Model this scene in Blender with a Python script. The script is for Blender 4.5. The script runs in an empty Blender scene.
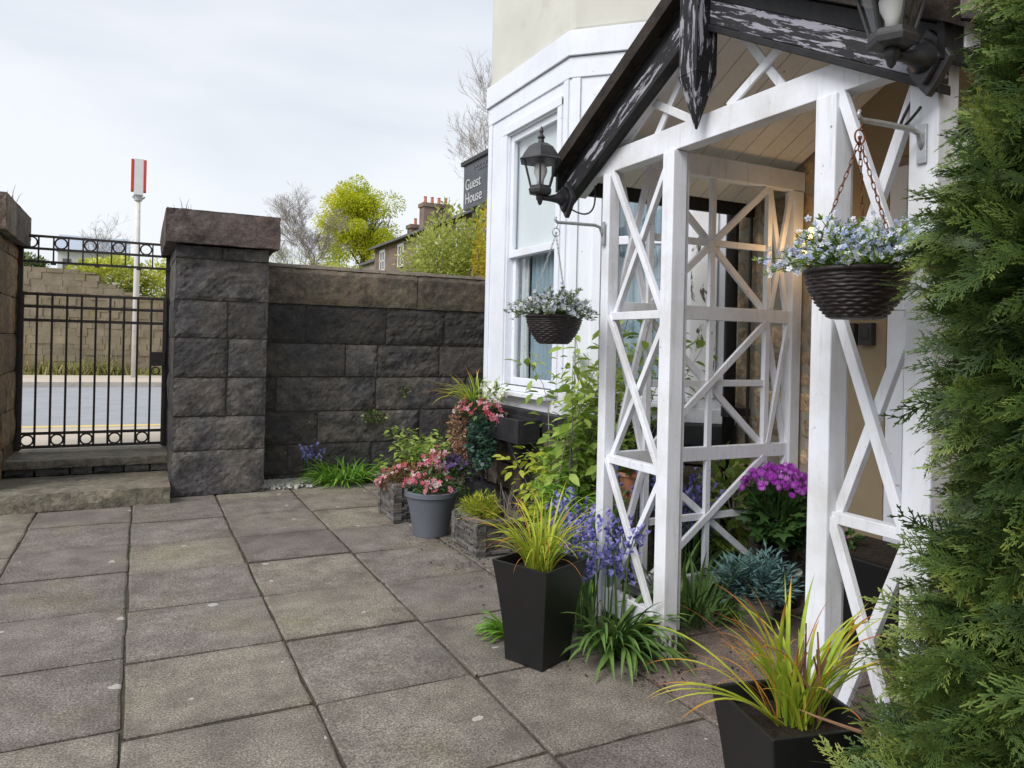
import bpy, math, random
import numpy as np
from mathutils import Vector, Matrix, noise as mnoise

R = math.radians
rnd = random.Random(7)
nr = np.random.default_rng(11)
scene = bpy.context.scene
COL = scene.collection

# ------------------------------------------------------------------ materials
MATS = {}


class NB:
    def __init__(self, name):
        self.m = bpy.data.materials.new(name)
        self.m.use_nodes = True
        self.t = self.m.node_tree
        self.b = self.t.nodes['Principled BSDF']
        self.out = self.t.nodes['Material Output']
        MATS[name] = self.m

    def n(self, typ, **kw):
        x = self.t.nodes.new(typ)
        for k, v in kw.items():
            if k.startswith('i_'):
                key = k[2:]
                x.inputs[int(key) if key.isdigit() else key.replace('_', ' ')].default_value = v
            else:
                setattr(x, k, v)
        return x

    def l(self, a, b):
        self.t.links.new(a, b)

    def coord(self, stretch=(1, 1, 1), rot=(0, 0, 0)):
        tc = self.n('ShaderNodeTexCoord')
        mp = self.n('ShaderNodeMapping')
        mp.inputs['Scale'].default_value = stretch
        mp.inputs['Rotation'].default_value = rot
        self.l(tc.outputs['Object'], mp.inputs['Vector'])
        return mp.outputs['Vector']

    def noise(self, vec, scale, detail=6, rough=.6, dist=0.):
        x = self.n('ShaderNodeTexNoise')
        x.inputs['Scale'].default_value = scale
        x.inputs['Detail'].default_value = detail
        x.inputs['Roughness'].default_value = rough
        x.inputs['Distortion'].default_value = dist
        self.l(vec, x.inputs['Vector'])
        return x.outputs['Fac']

    def ramp(self, fac, stops, interp='LINEAR'):
        x = self.n('ShaderNodeValToRGB')
        e = x.color_ramp
        e.interpolation = interp
        while len(e.elements) < len(stops):
            e.elements.new(.5)
        for el, (p, c) in zip(e.elements, stops):
            el.position = p
            el.color = (*c, 1) if len(c) == 3 else c
        self.l(fac, x.inputs['Fac'])
        return x.outputs['Color']

    def mix(self, fac, a, b, blend='MIX'):
        x = self.n('ShaderNodeMix', data_type='RGBA', blend_type=blend)
        for s, v in ((0, fac), (6, a), (7, b)):
            if hasattr(v, 'links') or hasattr(v, 'is_linked'):
                self.l(v, x.inputs[s])
            else:
                x.inputs[s].default_value = v if s == 0 else ((*v, 1) if len(v) == 3 else v)
        return x.outputs[2]

    def math(self, op, a, b=0.):
        x = self.n('ShaderNodeMath', operation=op)
        for s, v in ((0, a), (1, b)):
            if hasattr(v, 'is_linked'):
                self.l(v, x.inputs[s])
            else:
                x.inputs[s].default_value = v
        return x.outputs[0]

    def attr(self, name):
        x = self.n('ShaderNodeAttribute', attribute_name=name)
        return x.outputs['Fac']

    def bump(self, h, strength=.4, dist=.01, prev=None):
        x = self.n('ShaderNodeBump')
        x.inputs['Strength'].default_value = strength
        x.inputs['Distance'].default_value = dist
        self.l(h, x.inputs['Height'])
        if prev is not None:
            self.l(prev, x.inputs['Normal'])
        return x.outputs['Normal']

    def fin(self, color=None, rough=.8, normal=None, spec=.35, metal=0.):
        b = self.b
        if color is not None:
            if hasattr(color, 'is_linked'):
                self.l(color, b.inputs['Base Color'])
            else:
                b.inputs['Base Color'].default_value = (*color, 1)
        if hasattr(rough, 'is_linked'):
            self.l(rough, b.inputs['Roughness'])
        else:
            b.inputs['Roughness'].default_value = rough
        if normal is not None:
            self.l(normal, b.inputs['Normal'])
        b.inputs['Specular IOR Level'].default_value = spec
        b.inputs['Metallic'].default_value = metal
        return self.m


def rough_mat(name, c1, c2, scale=8, rough=.85, bump=.4, bdist=.006, fine=60, stretch=(1, 1, 1), c3=None, s3=2., t3=(.5, .68), spec=.3, tint=0., metal=0.):
    m = NB(name)
    v = m.coord(stretch)
    n1 = m.noise(v, scale, 8)
    col = m.ramp(n1, [(.3, c1), (.7, c2)])
    if c3 is not None:
        n3 = m.noise(v, s3, 7, .65)
        f = m.ramp(n3, [(t3[0], (0, 0, 0)), (t3[1], (1, 1, 1))])
        col = m.mix(f, col, c3)
    if tint:
        a = m.attr('tint')
        g = m.math('MULTIPLY_ADD', a, tint)
        m.t.nodes[-1].inputs[2].default_value = 1 - tint / 2
        col = m.mix(1.0, col, g, 'MULTIPLY')
    nf = m.noise(v, fine, 6)
    nn = m.bump(nf, bump, bdist)
    nn = m.bump(n1, bump * .7, bdist * 3, nn)
    return m.fin(col, rough, nn, spec, metal)


def leaf_mat(name, stops, rough=.5, trans=.3, spec=.3):
    m = NB(name)
    a = m.attr('tint')
    col = m.ramp(a, stops)
    v = m.coord()
    nz = m.noise(v, 22, 3)
    col = m.mix(1.0, col, m.ramp(nz, [(.25, (.78, .78, .78)), (.75, (1.2, 1.2, 1.2))]), 'MULTIPLY')
    m.fin(col, rough, None, spec)
    tr = m.n('ShaderNodeBsdfTranslucent')
    m.l(col, tr.inputs['Color'])
    mx = m.n('ShaderNodeMixShader')
    mx.inputs[0].default_value = trans
    m.l(m.b.outputs[0], mx.inputs[1])
    m.l(tr.outputs[0], mx.inputs[2])
    m.l(mx.outputs[0], m.out.inputs['Surface'])
    return m.m


def paint_peel(name, top, under, amount, stretch, scale=14, rough=.55, dirt=(.35, .33, .29), tilt=0.):
    """old paint, flaked off in patches"""
    m = NB(name)
    v = m.coord(stretch)
    if tilt:
        mp_ = [x for x in m.t.nodes if x.type == 'MAPPING'][-1]
        mp_.vector_type = 'TEXTURE'; mp_.inputs['Rotation'].default_value = (tilt, 0, 0)
        mp_.inputs['Scale'].default_value = tuple(1 / q for q in stretch)
    n1 = m.noise(v, scale, 9, .68, .4)
    f = m.ramp(n1, [(amount, (0, 0, 0)), (amount + .025, (1, 1, 1))])
    v2 = m.coord()
    n2 = m.noise(v2, 5, 8, .65)
    t = m.mix(m.ramp(n2, [(.5, (0, 0, 0)), (.85, (.5, .5, .5))]), top, dirt)
    n4 = m.noise(m.coord(tuple(s * 3 for s in stretch)), scale, 4)
    u = m.mix(n4, under, tuple(c * .5 for c in under))
    col = m.mix(f, u, t)
    nn = m.bump(f, .35, .003)
    nn = m.bump(n4, .35, .004, nn)
    return m.fin(col, rough, nn, .35)


# --- stone
def make_wall_stone(name, base, brown, moss, rough=.75, spec=.4, mossamt=.56):
    m = NB(name)
    v = m.coord()
    n1 = m.noise(v, 9, 9, .68)
    n2 = m.noise(v, 2.3, 6, .6)
    n3 = m.noise(v, 3.7, 7, .7, .3)
    n4 = m.noise(v, 70, 4, .6)
    col = m.ramp(n1, [(.28, tuple(c * .45 for c in base)), (.55, base), (.8, tuple(c * 1.9 for c in base))])
    col = m.mix(m.ramp(n2, [(.45, (0, 0, 0)), (.7, (.75, .75, .75))]), col, brown)
    col = m.mix(m.ramp(n3, [(mossamt, (0, 0, 0)), (mossamt + .2, (.7, .7, .7))]), col, moss)
    a = m.attr('tint')
    g = m.n('ShaderNodeMath', operation='MULTIPLY_ADD')
    m.l(a, g.inputs[0]); g.inputs[1].default_value = .9; g.inputs[2].default_value = .55
    col = m.mix(1.0, col, g.outputs[0], 'MULTIPLY')
    vo = m.n('ShaderNodeTexVoronoi'); vo.inputs['Scale'].default_value = 9.
    m.l(v, vo.inputs['Vector'])
    ls = m.ramp(vo.outputs['Distance'], [(.05, (1, 1, 1)), (.10, (0, 0, 0))])
    lm = m.ramp(m.noise(v, 4.5, 4), [(.6, (0, 0, 0)), (.66, (1, 1, 1))])
    col = m.mix(m.mix(1., ls, lm, 'MULTIPLY'), col, (.36, .36, .33))
    n5 = m.noise(v, 24, 9, .72, .5)
    n6 = m.noise(v, 5.5, 5, .7)
    col = m.mix(m.ramp(n6, [(.36, (.75, .75, .75)), (.52, (0, 0, 0))]), col, tuple(c * .36 for c in base))
    col = m.mix(1.0, col, m.ramp(n5, [(.3, (.55, .55, .55)), (.7, (1.5, 1.5, 1.5))]), 'MULTIPLY')
    nn = m.bump(n4, .5, .004)
    nn = m.bump(n5, .8, .016, nn)
    nn = m.bump(n1, .7, .02, nn)
    rr = m.ramp(n1, [(.3, (rough - .18,) * 3), (.7, (rough + .1,) * 3)])
    return m.fin(col, rr, nn, spec)


make_wall_stone('gritstone', (.073, .069, .069), (.125, .104, .082), (.12, .115, .062))
make_wall_stone('gritstone_coping', (.15, .125, .095), (.15, .095, .07), (.17, .15, .07), mossamt=.5)
make_wall_stone('gritstone_cap', (.10, .077, .07), (.135, .09, .072), (.10, .09, .055))
make_wall_stone('gritstone_brown', (.22, .15, .08), (.30, .18, .08), (.17, .16, .05))
make_wall_stone('step_stone', (.20, .18, .135), (.19, .15, .11), (.17, .17, .08))
make_wall_stone('rubble', (.52, .40, .26), (.42, .26, .15), (.22, .19, .14), mossamt=.64)
make_wall_stone('pebble_stone', (.17, .135, .10), (.14, .10, .075), (.08, .07, .055))
rough_mat('mortar', (.05, .047, .04), (.09, .08, .065), 20)
rough_mat('mortar_pale', (.28, .25, .2), (.4, .36, .29), 20)
rough_mat('gravel_white', (.35, .34, .31), (.6, .58, .54), 40, bump=.8, bdist=.01)
rough_mat('soil', (.025, .018, .012), (.06, .042, .028), 30, bump=.9, bdist=.015)
rough_mat('joint_soil', (.028, .024, .017), (.085, .075, .05), 14, c3=(.05, .065, .02), s3=5, t3=(.56, .64), bump=.8)


def slab_material(name, tones, lichen=True, green=.5):
    m = NB(name)
    v = m.coord()
    a = m.attr('tint')
    base = m.ramp(a, tones)
    n1 = m.noise(v, 1.6, 7, .65)
    n2 = m.noise(v, 6, 8, .7)
    n3 = m.noise(v, 130, 4, .8)
    col = m.mix(1.0, base, m.ramp(n2, [(.28, (.60, .585, .57)), (.72, (1.36, 1.36, 1.34))]), 'MULTIPLY')
    col = m.mix(m.ramp(n1, [(.52, (0, 0, 0)), (.74, (green, green, green))]), col, (.205, .185, .085))
    col = m.mix(m.ramp(m.noise(v, 1.1, 5, .6), [(.5, (0, 0, 0)), (.72, (.7, .7, .7))]), col, (.085, .074, .068))
    col = m.mix(1.0, col, m.ramp(n3, [(.34, (.30, .30, .30)), (.5, (1, 1, 1)), (.66, (2.1, 2.05, 1.95))]), 'MULTIPLY')
    wr = m.attr('wear')
    wn = m.math('MULTIPLY', m.math('POWER', wr, 1.6), m.noise(v, 9, 8, .75))
    col = m.mix(m.ramp(wn, [(.28, (0, 0, 0)), (.6, (.5, .5, .5))]), col, (.062, .052, .042))
    if lichen:
        dv = m.n('ShaderNodeVectorMath', operation='ADD')
        nz = m.n('ShaderNodeTexNoise'); nz.inputs['Scale'].default_value = 14; nz.inputs['Detail'].default_value = 4
        m.l(v, nz.inputs['Vector'])
        sc = m.n('ShaderNodeVectorMath', operation='SCALE'); sc.inputs['Scale'].default_value = .07
        m.l(nz.outputs['Color'], sc.inputs[0])
        m.l(v, dv.inputs[0]); m.l(sc.outputs[0], dv.inputs[1])
        vo = m.n('ShaderNodeTexVoronoi', voronoi_dimensions='2D'); vo.inputs['Scale'].default_value = 2.6
        m.l(dv.outputs[0], vo.inputs['Vector'])
        sp = m.n('ShaderNodeSeparateColor'); m.l(vo.outputs['Color'], sp.inputs[0])
        thr = m.math('MULTIPLY', m.math('MAXIMUM', m.math('SUBTRACT', sp.outputs[0], .30), 0.), .075)
        f = m.math('GREATER_THAN', thr, vo.outputs['Distance'])
        f = m.math('MULTIPLY', f, .75)
        col = m.mix(f, col, (.46, .44, .41))
    rr = m.ramp(n2, [(.3, (.6,) * 3), (.7, (.85,) * 3)])
    nn = m.bump(n3, .45, .004)
    nn = m.bump(n2, .5, .012, nn)
    return m.fin(col, rr, nn, .35)


slab_material('paving', [(0, (.150, .132, .122)), (.5, (.176, .157, .143)), (1, (.204, .183, .150))], True, .40)
slab_material('porch_flag', [(0, (.118, .09, .085)), (1, (.165, .130, .118))], False, .15)

# --- paint, render, timber, metal
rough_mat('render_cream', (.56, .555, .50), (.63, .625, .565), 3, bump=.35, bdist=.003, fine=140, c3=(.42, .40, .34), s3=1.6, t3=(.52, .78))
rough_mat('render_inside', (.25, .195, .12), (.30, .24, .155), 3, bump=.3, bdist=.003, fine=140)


def white_paint(name, col, dirt, amt, rough=.42):
    m = NB(name)
    v = m.coord()
    n1 = m.noise(v, 2.5, 8, .65)
    n2 = m.noise(m.coord((14, 14, 1.2)), 3, 6, .6)
    n3 = m.noise(v, 30, 6, .7)
    c = m.mix(m.ramp(n1, [(.45, (0, 0, 0)), (.8, (amt, amt, amt))]), col, dirt)
    c = m.mix(m.ramp(n2, [(.55, (0, 0, 0)), (.8, (amt * .7,) * 3)]), c, dirt)
    c = m.mix(m.ramp(n3, [(.665, (0, 0, 0)), (.70, (1, 1, 1))]), c, tuple(x * .45 for x in dirt))
    nn = m.bump(n2, .35, .003)
    nn = m.bump(n3, .15, .002, nn)
    return m.fin(c, rough, nn, .4)


white_paint('white_gloss', (.755, .785, .86), (.52, .52, .52), .45)
white_paint('white_timber', (.765, .785, .845), (.44, .43, .39), .85, .55)
paint_peel('post_foot_paint', (.78, .78, .77), (.14, .12, .09), .46, (6, 6, 2), 6)
white_paint('ceiling_board', (.80, .79, .77), (.56, .51, .44), .6, .6)
paint_peel('bargeboard_paint', (.31, .31, .36), (.022, .021, .024), .53, (5, 1.6, 9), 5, tilt=R(-28.8))
paint_peel('bargeboard_worn', (.30, .295, .345), (.026, .024, .028), .51, (5, 1.3, 12), 5, tilt=R(28.8))
paint_peel('pendant_paint', (.30, .29, .34), (.010, .009, .012), .54, (9, 9, 1.2), 5)
paint_peel('peeling_casing', (.66, .67, .68), (.10, .085, .07), .39, (3, 3, 1), 5)
rough_mat('black_timber', (.008, .008, .009), (.022, .02, .021), 12, rough=.5, bump=.5, bdist=.004, stretch=(6, 1, 1))
rough_mat('roof_edge', (.014, .012, .011), (.05, .036, .028), 14, bump=.8, bdist=.01)
rough_mat('roof_slate', (.05, .048, .05), (.10, .09, .085), 9, bump=.6, bdist=.008, tint=.5)
rough_mat('black_metal', (.010, .010, .011), (.022, .021, .021), 25, rough=.42, bump=.2, bdist=.002, spec=.5)
rough_mat('lantern_metal', (.020, .020, .023), (.045, .045, .048), 18, rough=.5, bump=.2, bdist=.002, spec=.5)
rough_mat('gate_iron', (.018, .015, .014), (.045, .034, .030), 30, rough=.55, bump=.4, bdist=.002, spec=.45)
rough_mat('rust', (.10, .035, .015), (.22, .09, .04), 60, rough=.8, bump=.4, bdist=.002)
rough_mat('galvanised', (.35, .36, .37), (.5, .51, .52), 30, rough=.45, bump=.1, metal=.6)
rough_mat('wicker', (.010, .007, .008), (.036, .024, .025), 45, rough=.45, bump=.4, bdist=.002, spec=.5)
rough_mat('planter_black', (.0085, .0085, .009), (.013, .013, .013), 5, rough=.42, bump=.05, bdist=.001, fine=200, spec=.4, c3=(.035, .033, .03), s3=3, t3=(.62, .9))
rough_mat('pot_grey', (.10, .11, .135), (.125, .135, .16), 4, rough=.5, bump=.08, bdist=.001, spec=.4)
rough_mat('pot_clay_grey', (.16, .14, .12), (.24, .21, .18), 10, rough=.8)
rough_mat('terracotta', (.33, .13, .07), (.45, .2, .11), 9, rough=.85, c3=(.4, .33, .26), s3=5)
rough_mat('saucer_white', (.55, .55, .53), (.65, .65, .63), 6, rough=.5)
rough_mat('slate_stack', (.075, .07, .068), (.17, .16, .15), 12, bump=.7, bdist=.006, tint=.9, c3=(.14, .11, .08), s3=6)
rough_mat('plinth_black', (.013, .013, .016), (.035, .035, .04), 8, rough=.5, bump=.3)
rough_mat('bark', (.05, .04, .03), (.12, .1, .08), 20, bump=.7, bdist=.01, stretch=(3, 3, 1))
rough_mat('twig', (.20, .165, .14), (.30, .26, .23), 10)
rough_mat('twig_red', (.10, .04, .025), (.2, .09, .05), 10)
rough_mat('asphalt', (.27, .28, .30), (.34, .35, .37), 3, bump=.4, fine=90)
rough_mat('pavement', (.46, .40, .33), (.56, .49, .41), 3, bump=.3, fine=60)
rough_mat('kerbstone', (.33, .3, .26), (.45, .42, .37), 6)
rough_mat('yellow_line', (.60, .45, .16), (.68, .54, .24), 10)
rough_mat('retaining_stone', (.17, .14, .095), (.27, .225, .16), 3, bump=.7, bdist=.012, fine=14, tint=.10, c3=(.20, .16, .075), s3=1.3, t3=(.5, .68))
rough_mat('ground_earth', (.06, .055, .035), (.10, .09, .05), 2)
rough_mat('bank_grass', (.10, .13, .025), (.18, .20, .04), 2.5, bump=1, bdist=.05, c3=(.2, .16, .08), s3=1.1)
rough_mat('hill_green', (.09, .11, .05), (.14, .15, .07), .05)
rough_mat('house_brick', (.15, .115, .09), (.26, .19, .15), 1.3, bump=.4, fine=6, c3=(.07, .055, .05), s3=.5)
rough_mat('house_stone', (.20, .175, .14), (.30, .26, .21), 1.0, bump=.4, fine=6)
rough_mat('far_slate', (.10, .10, .115), (.16, .155, .17), 2.0, bump=.3, fine=5)
rough_mat('far_white', (.6, .6, .6), (.7, .7, .7), 2.0, bump=0)
rough_mat('far_blue', (.32, .37, .43), (.38, .43, .5), .6, bump=0)
rough_mat('chimney_pot', (.45, .14, .09), (.6, .22, .14), 3)
rough_mat('sign_board', (.065, .07, .085), (.10, .105, .12), 4, rough=.5, bump=.1)
rough_mat('sign_letter', (.40, .41, .43), (.5, .51, .53), 6, rough=.6, bump=.05)
rough_mat('sign_letter_faint', (.13, .135, .15), (.17, .175, .19), 6, rough=.6, bump=.05)
rough_mat('pole_white', (.55, .52, .5), (.68, .66, .64), 4, c3=(.25, .16, .12), s3=3, t3=(.58, .66))
rough_mat('sign_red', (.55, .045, .03), (.62, .06, .04), 4, rough=.4, bump=.05)
rough_mat('sign_white', (.62, .64, .63), (.7, .72, .71), 4, rough=.4, bump=.05)
rough_mat('curtain_blue', (.33, .43, .49), (.41, .51, .56), 3, rough=.9, bump=.2)
rough_mat('curtain_white', (.74, .76, .75), (.80, .82, .81), 3, rough=.9, bump=.2)
rough_mat('room_dark', (.02, .022, .028), (.035, .037, .042), 3)
rough_mat('door_green', (.008, .014, .015), (.015, .022, .023), 4, rough=.35, bump=.05)
rough_mat('lead_box', (.03, .03, .033), (.05, .05, .053), 6, rough=.6)
rough_mat('cable_grey', (.22, .22, .23), (.3, .3, .31), 6, rough=.6)


def glass_mat(name, tint=(.9, .95, 1), refl=.10):
    m = NB(name)
    fr = m.n('ShaderNodeLayerWeight'); fr.inputs['Blend'].default_value = .5
    f = m.math('ADD', m.math('MULTIPLY', m.math('POWER', fr.outputs['Facing'], 4.), .7), refl)
    gl = m.n('ShaderNodeBsdfGlossy'); gl.inputs['Roughness'].default_value = .015
    tr = m.n('ShaderNodeBsdfTransparent'); tr.inputs['Color'].default_value = (*tint, 1)
    mx = m.n('ShaderNodeMixShader')
    m.l(f, mx.inputs[0]); m.l(tr.outputs[0], mx.inputs[1]); m.l(gl.outputs[0], mx.inputs[2])
    m.l(mx.outputs[0], m.out.inputs['Surface'])
    return m.m


glass_mat('window_glass', (.96, .98, .99), .09)
glass_mat('lantern_glass', (.95, .96, .96), .04)
mm = NB('lamp_glow')
mm.fin((.9, .8, .6), .4)
mm.b.inputs['Emission Color'].default_value = (1, .62, .25, 1)
mm.b.inputs['Emission Strength'].default_value = 1.3
mm = NB('bulb_white')
mm.fin((.75, .75, .73), .3)

# --- leaves
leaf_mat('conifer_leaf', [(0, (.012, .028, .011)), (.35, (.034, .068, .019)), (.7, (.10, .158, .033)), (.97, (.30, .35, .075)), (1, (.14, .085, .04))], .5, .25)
leaf_mat('grass_gold', [(0, (.14, .25, .02)), (.35, (.32, .45, .04)), (.7, (.55, .57, .06)), (.86, (.62, .38, .05)), (1, (.50, .17, .04))], .45, .35)
leaf_mat('strap_green', [(0, (.05, .11, .03)), (.5, (.10, .19, .045)), (1, (.17, .29, .07))], .4, .25)
leaf_mat('strap_bright', [(0, (.08, .20, .02)), (.5, (.16, .34, .035)), (1, (.26, .46, .07))], .4, .3)
leaf_mat('leaf_lime', [(0, (.13, .22, .035)), (.5, (.25, .37, .06)), (1, (.42, .52, .12))], .45, .35)
leaf_mat('leaf_yellow', [(0, (.20, .28, .03)), (.5, (.36, .42, .04)), (1, (.5, .5, .06))], .45, .35)
leaf_mat('leaf_mid', [(0, (.03, .07, .02)), (.5, (.055, .12, .03)), (1, (.10, .18, .045))], .45, .25)
leaf_mat('leaf_variegated', [(0, (.05, .10, .03)), (.5, (.12, .19, .05)), (.8, (.28, .33, .12)), (1, (.4, .42, .2))], .45, .25)
leaf_mat('leaf_blue', [(0, (.05, .11, .11)), (.5, (.095, .19, .185)), (1, (.17, .28, .26))], .55, .2)
leaf_mat('ivy_leaf', [(0, (.018, .05, .035)), (.5, (.035, .09, .06)), (1, (.10, .18, .13))], .4, .15)
leaf_mat('dry_leaf', [(0, (.22, .12, .06)), (.5, (.36, .2, .12)), (1, (.5, .32, .22))], .7, .3)
leaf_mat('tree_lime', [(0, (.34, .42, .025)), (.5, (.60, .63, .035)), (1, (.78, .74, .07))], .6, .45)
leaf_mat('hedge_willow', [(0, (.30, .36, .07)), (.5, (.48, .54, .12)), (1, (.62, .64, .22))], .6, .5)
leaf_mat('hedge_gold', [(0, (.40, .40, .04)), (.5, (.60, .54, .05)), (.9, (.66, .5, .06)), (1, (.5, .22, .05))], .6, .5)
leaf_mat('bank_leaf', [(0, (.36, .42, .06)), (.5, (.56, .60, .08)), (1, (.70, .68, .18))], .6, .3)
leaf_mat('verge_leaf', [(0, (.16, .20, .05)), (.5, (.30, .30, .10)), (1, (.42, .34, .16))], .6, .3)
leaf_mat('bluebell', [(0, (.16, .15, .46)), (.5, (.26, .25, .62)), (1, (.42, .40, .76))], .5, .3)
leaf_mat('petal_blue', [(0, (.34, .43, .72)), (.4, (.52, .60, .82)), (.7, (.72, .76, .85)), (1, (.82, .82, .82))], .5, .3)
leaf_mat('petal_pale', [(0, (.42, .47, .62)), (.5, (.58, .60, .70)), (1, (.75, .75, .76))], .5, .3)
leaf_mat('petal_magenta', [(0, (.20, .015, .28)), (.5, (.36, .03, .45)), (.85, (.5, .10, .58)), (1, (.85, .65, .85))], .5, .3)
leaf_mat('petal_pink', [(0, (.42, .04, .07)), (.45, (.58, .16, .22)), (.75, (.72, .40, .44)), (1, (.80, .72, .70))], .5, .3)
leaf_mat('petal_purple', [(0, (.05, .02, .12)), (.6, (.12, .06, .22)), (1, (.25, .16, .36))], .5, .25)
leaf_mat('petal_white', [(0, (.7, .7, .6)), (1, (.85, .85, .8))], .5, .3)
leaf_mat('sedum_red', [(0, (.08, .10, .03)), (.5, (.2, .13, .05)), (1, (.34, .14, .09))], .5, .2)

# ------------------------------------------------------------------ mesh building
WL = {}      # world location of every root/part (for local coordinates)


def props(o, label=None, cat=None, group=None, kind=None):
    for k, v in (('label', label), ('category', cat), ('group', group), ('kind', kind)):
        if v:
            o[k] = v
    return o


def thing(name, label, cat, loc=(0, 0, 0), group=None):
    o = bpy.data.objects.new(name, None)
    COL.objects.link(o)
    o.empty_display_size = .1
    o.location = loc
    WL[o.name] = Vector(loc)
    return props(o, label, cat, group)


def link_mesh(name, verts, faces, mat, parent=None, tint=None, smooth=False, bevel=0., loc=None):
    base = WL[parent.name] if parent is not None else Vector(loc or (0, 0, 0))
    me = bpy.data.meshes.new(name)
    v = np.asarray(verts, dtype=np.float64).reshape(-1, 3) - np.array(base)
    me.from_pydata(v.tolist() if not isinstance(faces, np.ndarray) else [], [], faces if not isinstance(faces, np.ndarray) else [])
    if isinstance(faces, np.ndarray):
        k = faces.shape[1]
        me.vertices.add(len(v)); me.vertices.foreach_set('co', v.astype(np.float32).ravel())
        me.loops.add(faces.size); me.loops.foreach_set('vertex_index', faces.astype(np.int32).ravel())
        me.polygons.add(len(faces))
        me.polygons.foreach_set('loop_start', np.arange(0, faces.size, k, dtype=np.int32))
        me.polygons.foreach_set('loop_total', np.full(len(faces), k, dtype=np.int32))
        me.update(calc_edges=True)
    if tint is not None:
        a = me.attributes.new('tint', 'FLOAT', 'POINT')
        a.data.foreach_set('value', np.asarray(tint, dtype=np.float32))
    if smooth:
        me.polygons.foreach_set('use_smooth', [True] * len(me.polygons))
    me.materials.append(MATS[mat])
    me.update()
    o = bpy.data.objects.new(name, me)
    COL.objects.link(o)
    if parent is not None:
        o.parent = parent
    else:
        o.location = base
    WL[o.name] = Vector(base)
    if bevel:
        b = o.modifiers.new('bevel', 'BEVEL')
        b.width = bevel; b.segments = 2; b.limit_method = 'ANGLE'; b.angle_limit = R(35)
    return o


class MB:
    def __init__(self):
        self.v = []; self.f = []; self.t = []; self.cur = .5

    def add(self, verts, faces, tint=None):
        b = len(self.v)
        self.v.extend(verts)
        self.f.extend([tuple(i + b for i in f) for f in faces])
        self.t.extend([self.cur if tint is None else tint] * len(verts))

    def hexa(self, p, tint=None):   # p: 8 points, bottom 4 ccw, top 4 ccw
        self.add(p, [(3, 2, 1, 0), (4, 5, 6, 7), (0, 1, 5, 4), (1, 2, 6, 5), (2, 3, 7, 6), (3, 0, 4, 7)], tint)

    def box(self, x0, x1, y0, y1, z0, z1, tint=None):
        self.hexa([(x0, y0, z0), (x1, y0, z0), (x1, y1, z0), (x0, y1, z0), (x0, y0, z1), (x1, y0, z1), (x1, y1, z1), (x0, y1, z1)], tint)

    def fbox(self, F, s0, s1, o0, o1, z0, z1, tint=None):
        self.hexa([F(s0, o0, z0), F(s1, o0, z0), F(s1, o1, z0), F(s0, o1, z0), F(s0, o0, z1), F(s1, o0, z1), F(s1, o1, z1), F(s0, o1, z1)], tint)

    def bar(self, a, b, w, h, up=(0, 0, 1), tint=None):
        """rectangular bar from a to b; w across, h along up"""
        a = Vector(a); b = Vector(b); d = (b - a).normalized()
        u = Vector(up); u = (u - d * u.dot(d)).normalized()
        s = d.cross(u)
        q = [(-1, -1), (1, -1), (1, 1), (-1, 1)]
        self.hexa([tuple(a + s * (i * w / 2) + u * (j * h / 2)) for i, j in q] + [tuple(b + s * (i * w / 2) + u * (j * h / 2)) for i, j in q], tint)

    def tube(self, path, rad, seg=8, closed=False, tint=None):
        n = len(path); vs = []; fs = []
        P = [Vector(p) for p in path]
        prev = None
        for i, p in enumerate(P):
            d = (P[(i + 1) % n] - P[i - 1]) if closed else (P[min(i + 1, n - 1)] - P[max(i - 1, 0)])
            d.normalize()
            if prev is None:
                u = d.orthogonal().normalized()
            else:
                u = prev - d * prev.dot(d)
                u = u.normalized() if u.length > 1e-6 else d.orthogonal().normalized()
            prev = u
            w = d.cross(u)
            r = rad[i] if hasattr(rad, '__len__') else rad
            for k in range(seg):
                a = 2 * math.pi * k / seg
                vs.append(tuple(p + u * (math.cos(a) * r) + w * (math.sin(a) * r)))
        m = n if closed else n - 1
        for i in range(m):
            j = (i + 1) % n
            for k in range(seg):
                l = (k + 1) % seg
                fs.append((i * seg + k, i * seg + l, j * seg + l, j * seg + k))
        if not closed:
            fs.append(tuple(reversed(range(seg)))); fs.append(tuple((n - 1) * seg + k for k in range(seg)))
        self.add(vs, fs, tint)

    def lathe(self, prof, c=(0, 0, 0), seg=24, rot=0., tint=None, cap=True):
        vs = []; fs = []
        for r, z in prof:
            for k in range(seg):
                a = 2 * math.pi * k / seg + rot
                vs.append((c[0] + r * math.cos(a), c[1] + r * math.sin(a), c[2] + z))
        for i in range(len(prof) - 1):
            for k in range(seg):
                l = (k + 1) % seg
                fs.append((i * seg + k, i * seg + l, (i + 1) * seg + l, (i + 1) * seg + k))
        if cap:
            fs.append(tuple(reversed(range(seg)))); fs.append(tuple((len(prof) - 1) * seg + k for k in range(seg)))
        self.add(vs, fs, tint)

    def prism(self, poly, F, a0, a1, tint=None):
        """poly: list of (p,q); F(p,q,a) -> point"""
        n = len(poly)
        vs = [F(p, q, a0) for p, q in poly] + [F(p, q, a1) for p, q in poly]
        fs = [tuple(reversed(range(n))), tuple(range(n, 2 * n))]
        fs += [(i, (i + 1) % n, n + (i + 1) % n, n + i) for i in range(n)]
        self.add(vs, fs, tint)

    def build(self, name, mat, parent=None, smooth=False, bevel=0., loc=None):
        return link_mesh(name, self.v, self.f, mat, parent, self.t, smooth, bevel, loc)


def dup(root, loc, rotz=None, **pr):
    def cp(o, par):
        c = o.copy(); COL.objects.link(c)
        if par is not None:
            c.parent = par
        WL[c.name] = Vector(loc)
        for ch in list(o.children):
            cp(ch, c)
        return c
    r = cp(root, None)
    r.location = loc
    if rotz is not None:
        r.rotation_euler = (0, 0, rotz)
    props(r, **pr)
    return r


def autosmooth(o):
    o.data.polygons.foreach_set('use_smooth', [True] * len(o.data.polygons))
    return o


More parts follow.
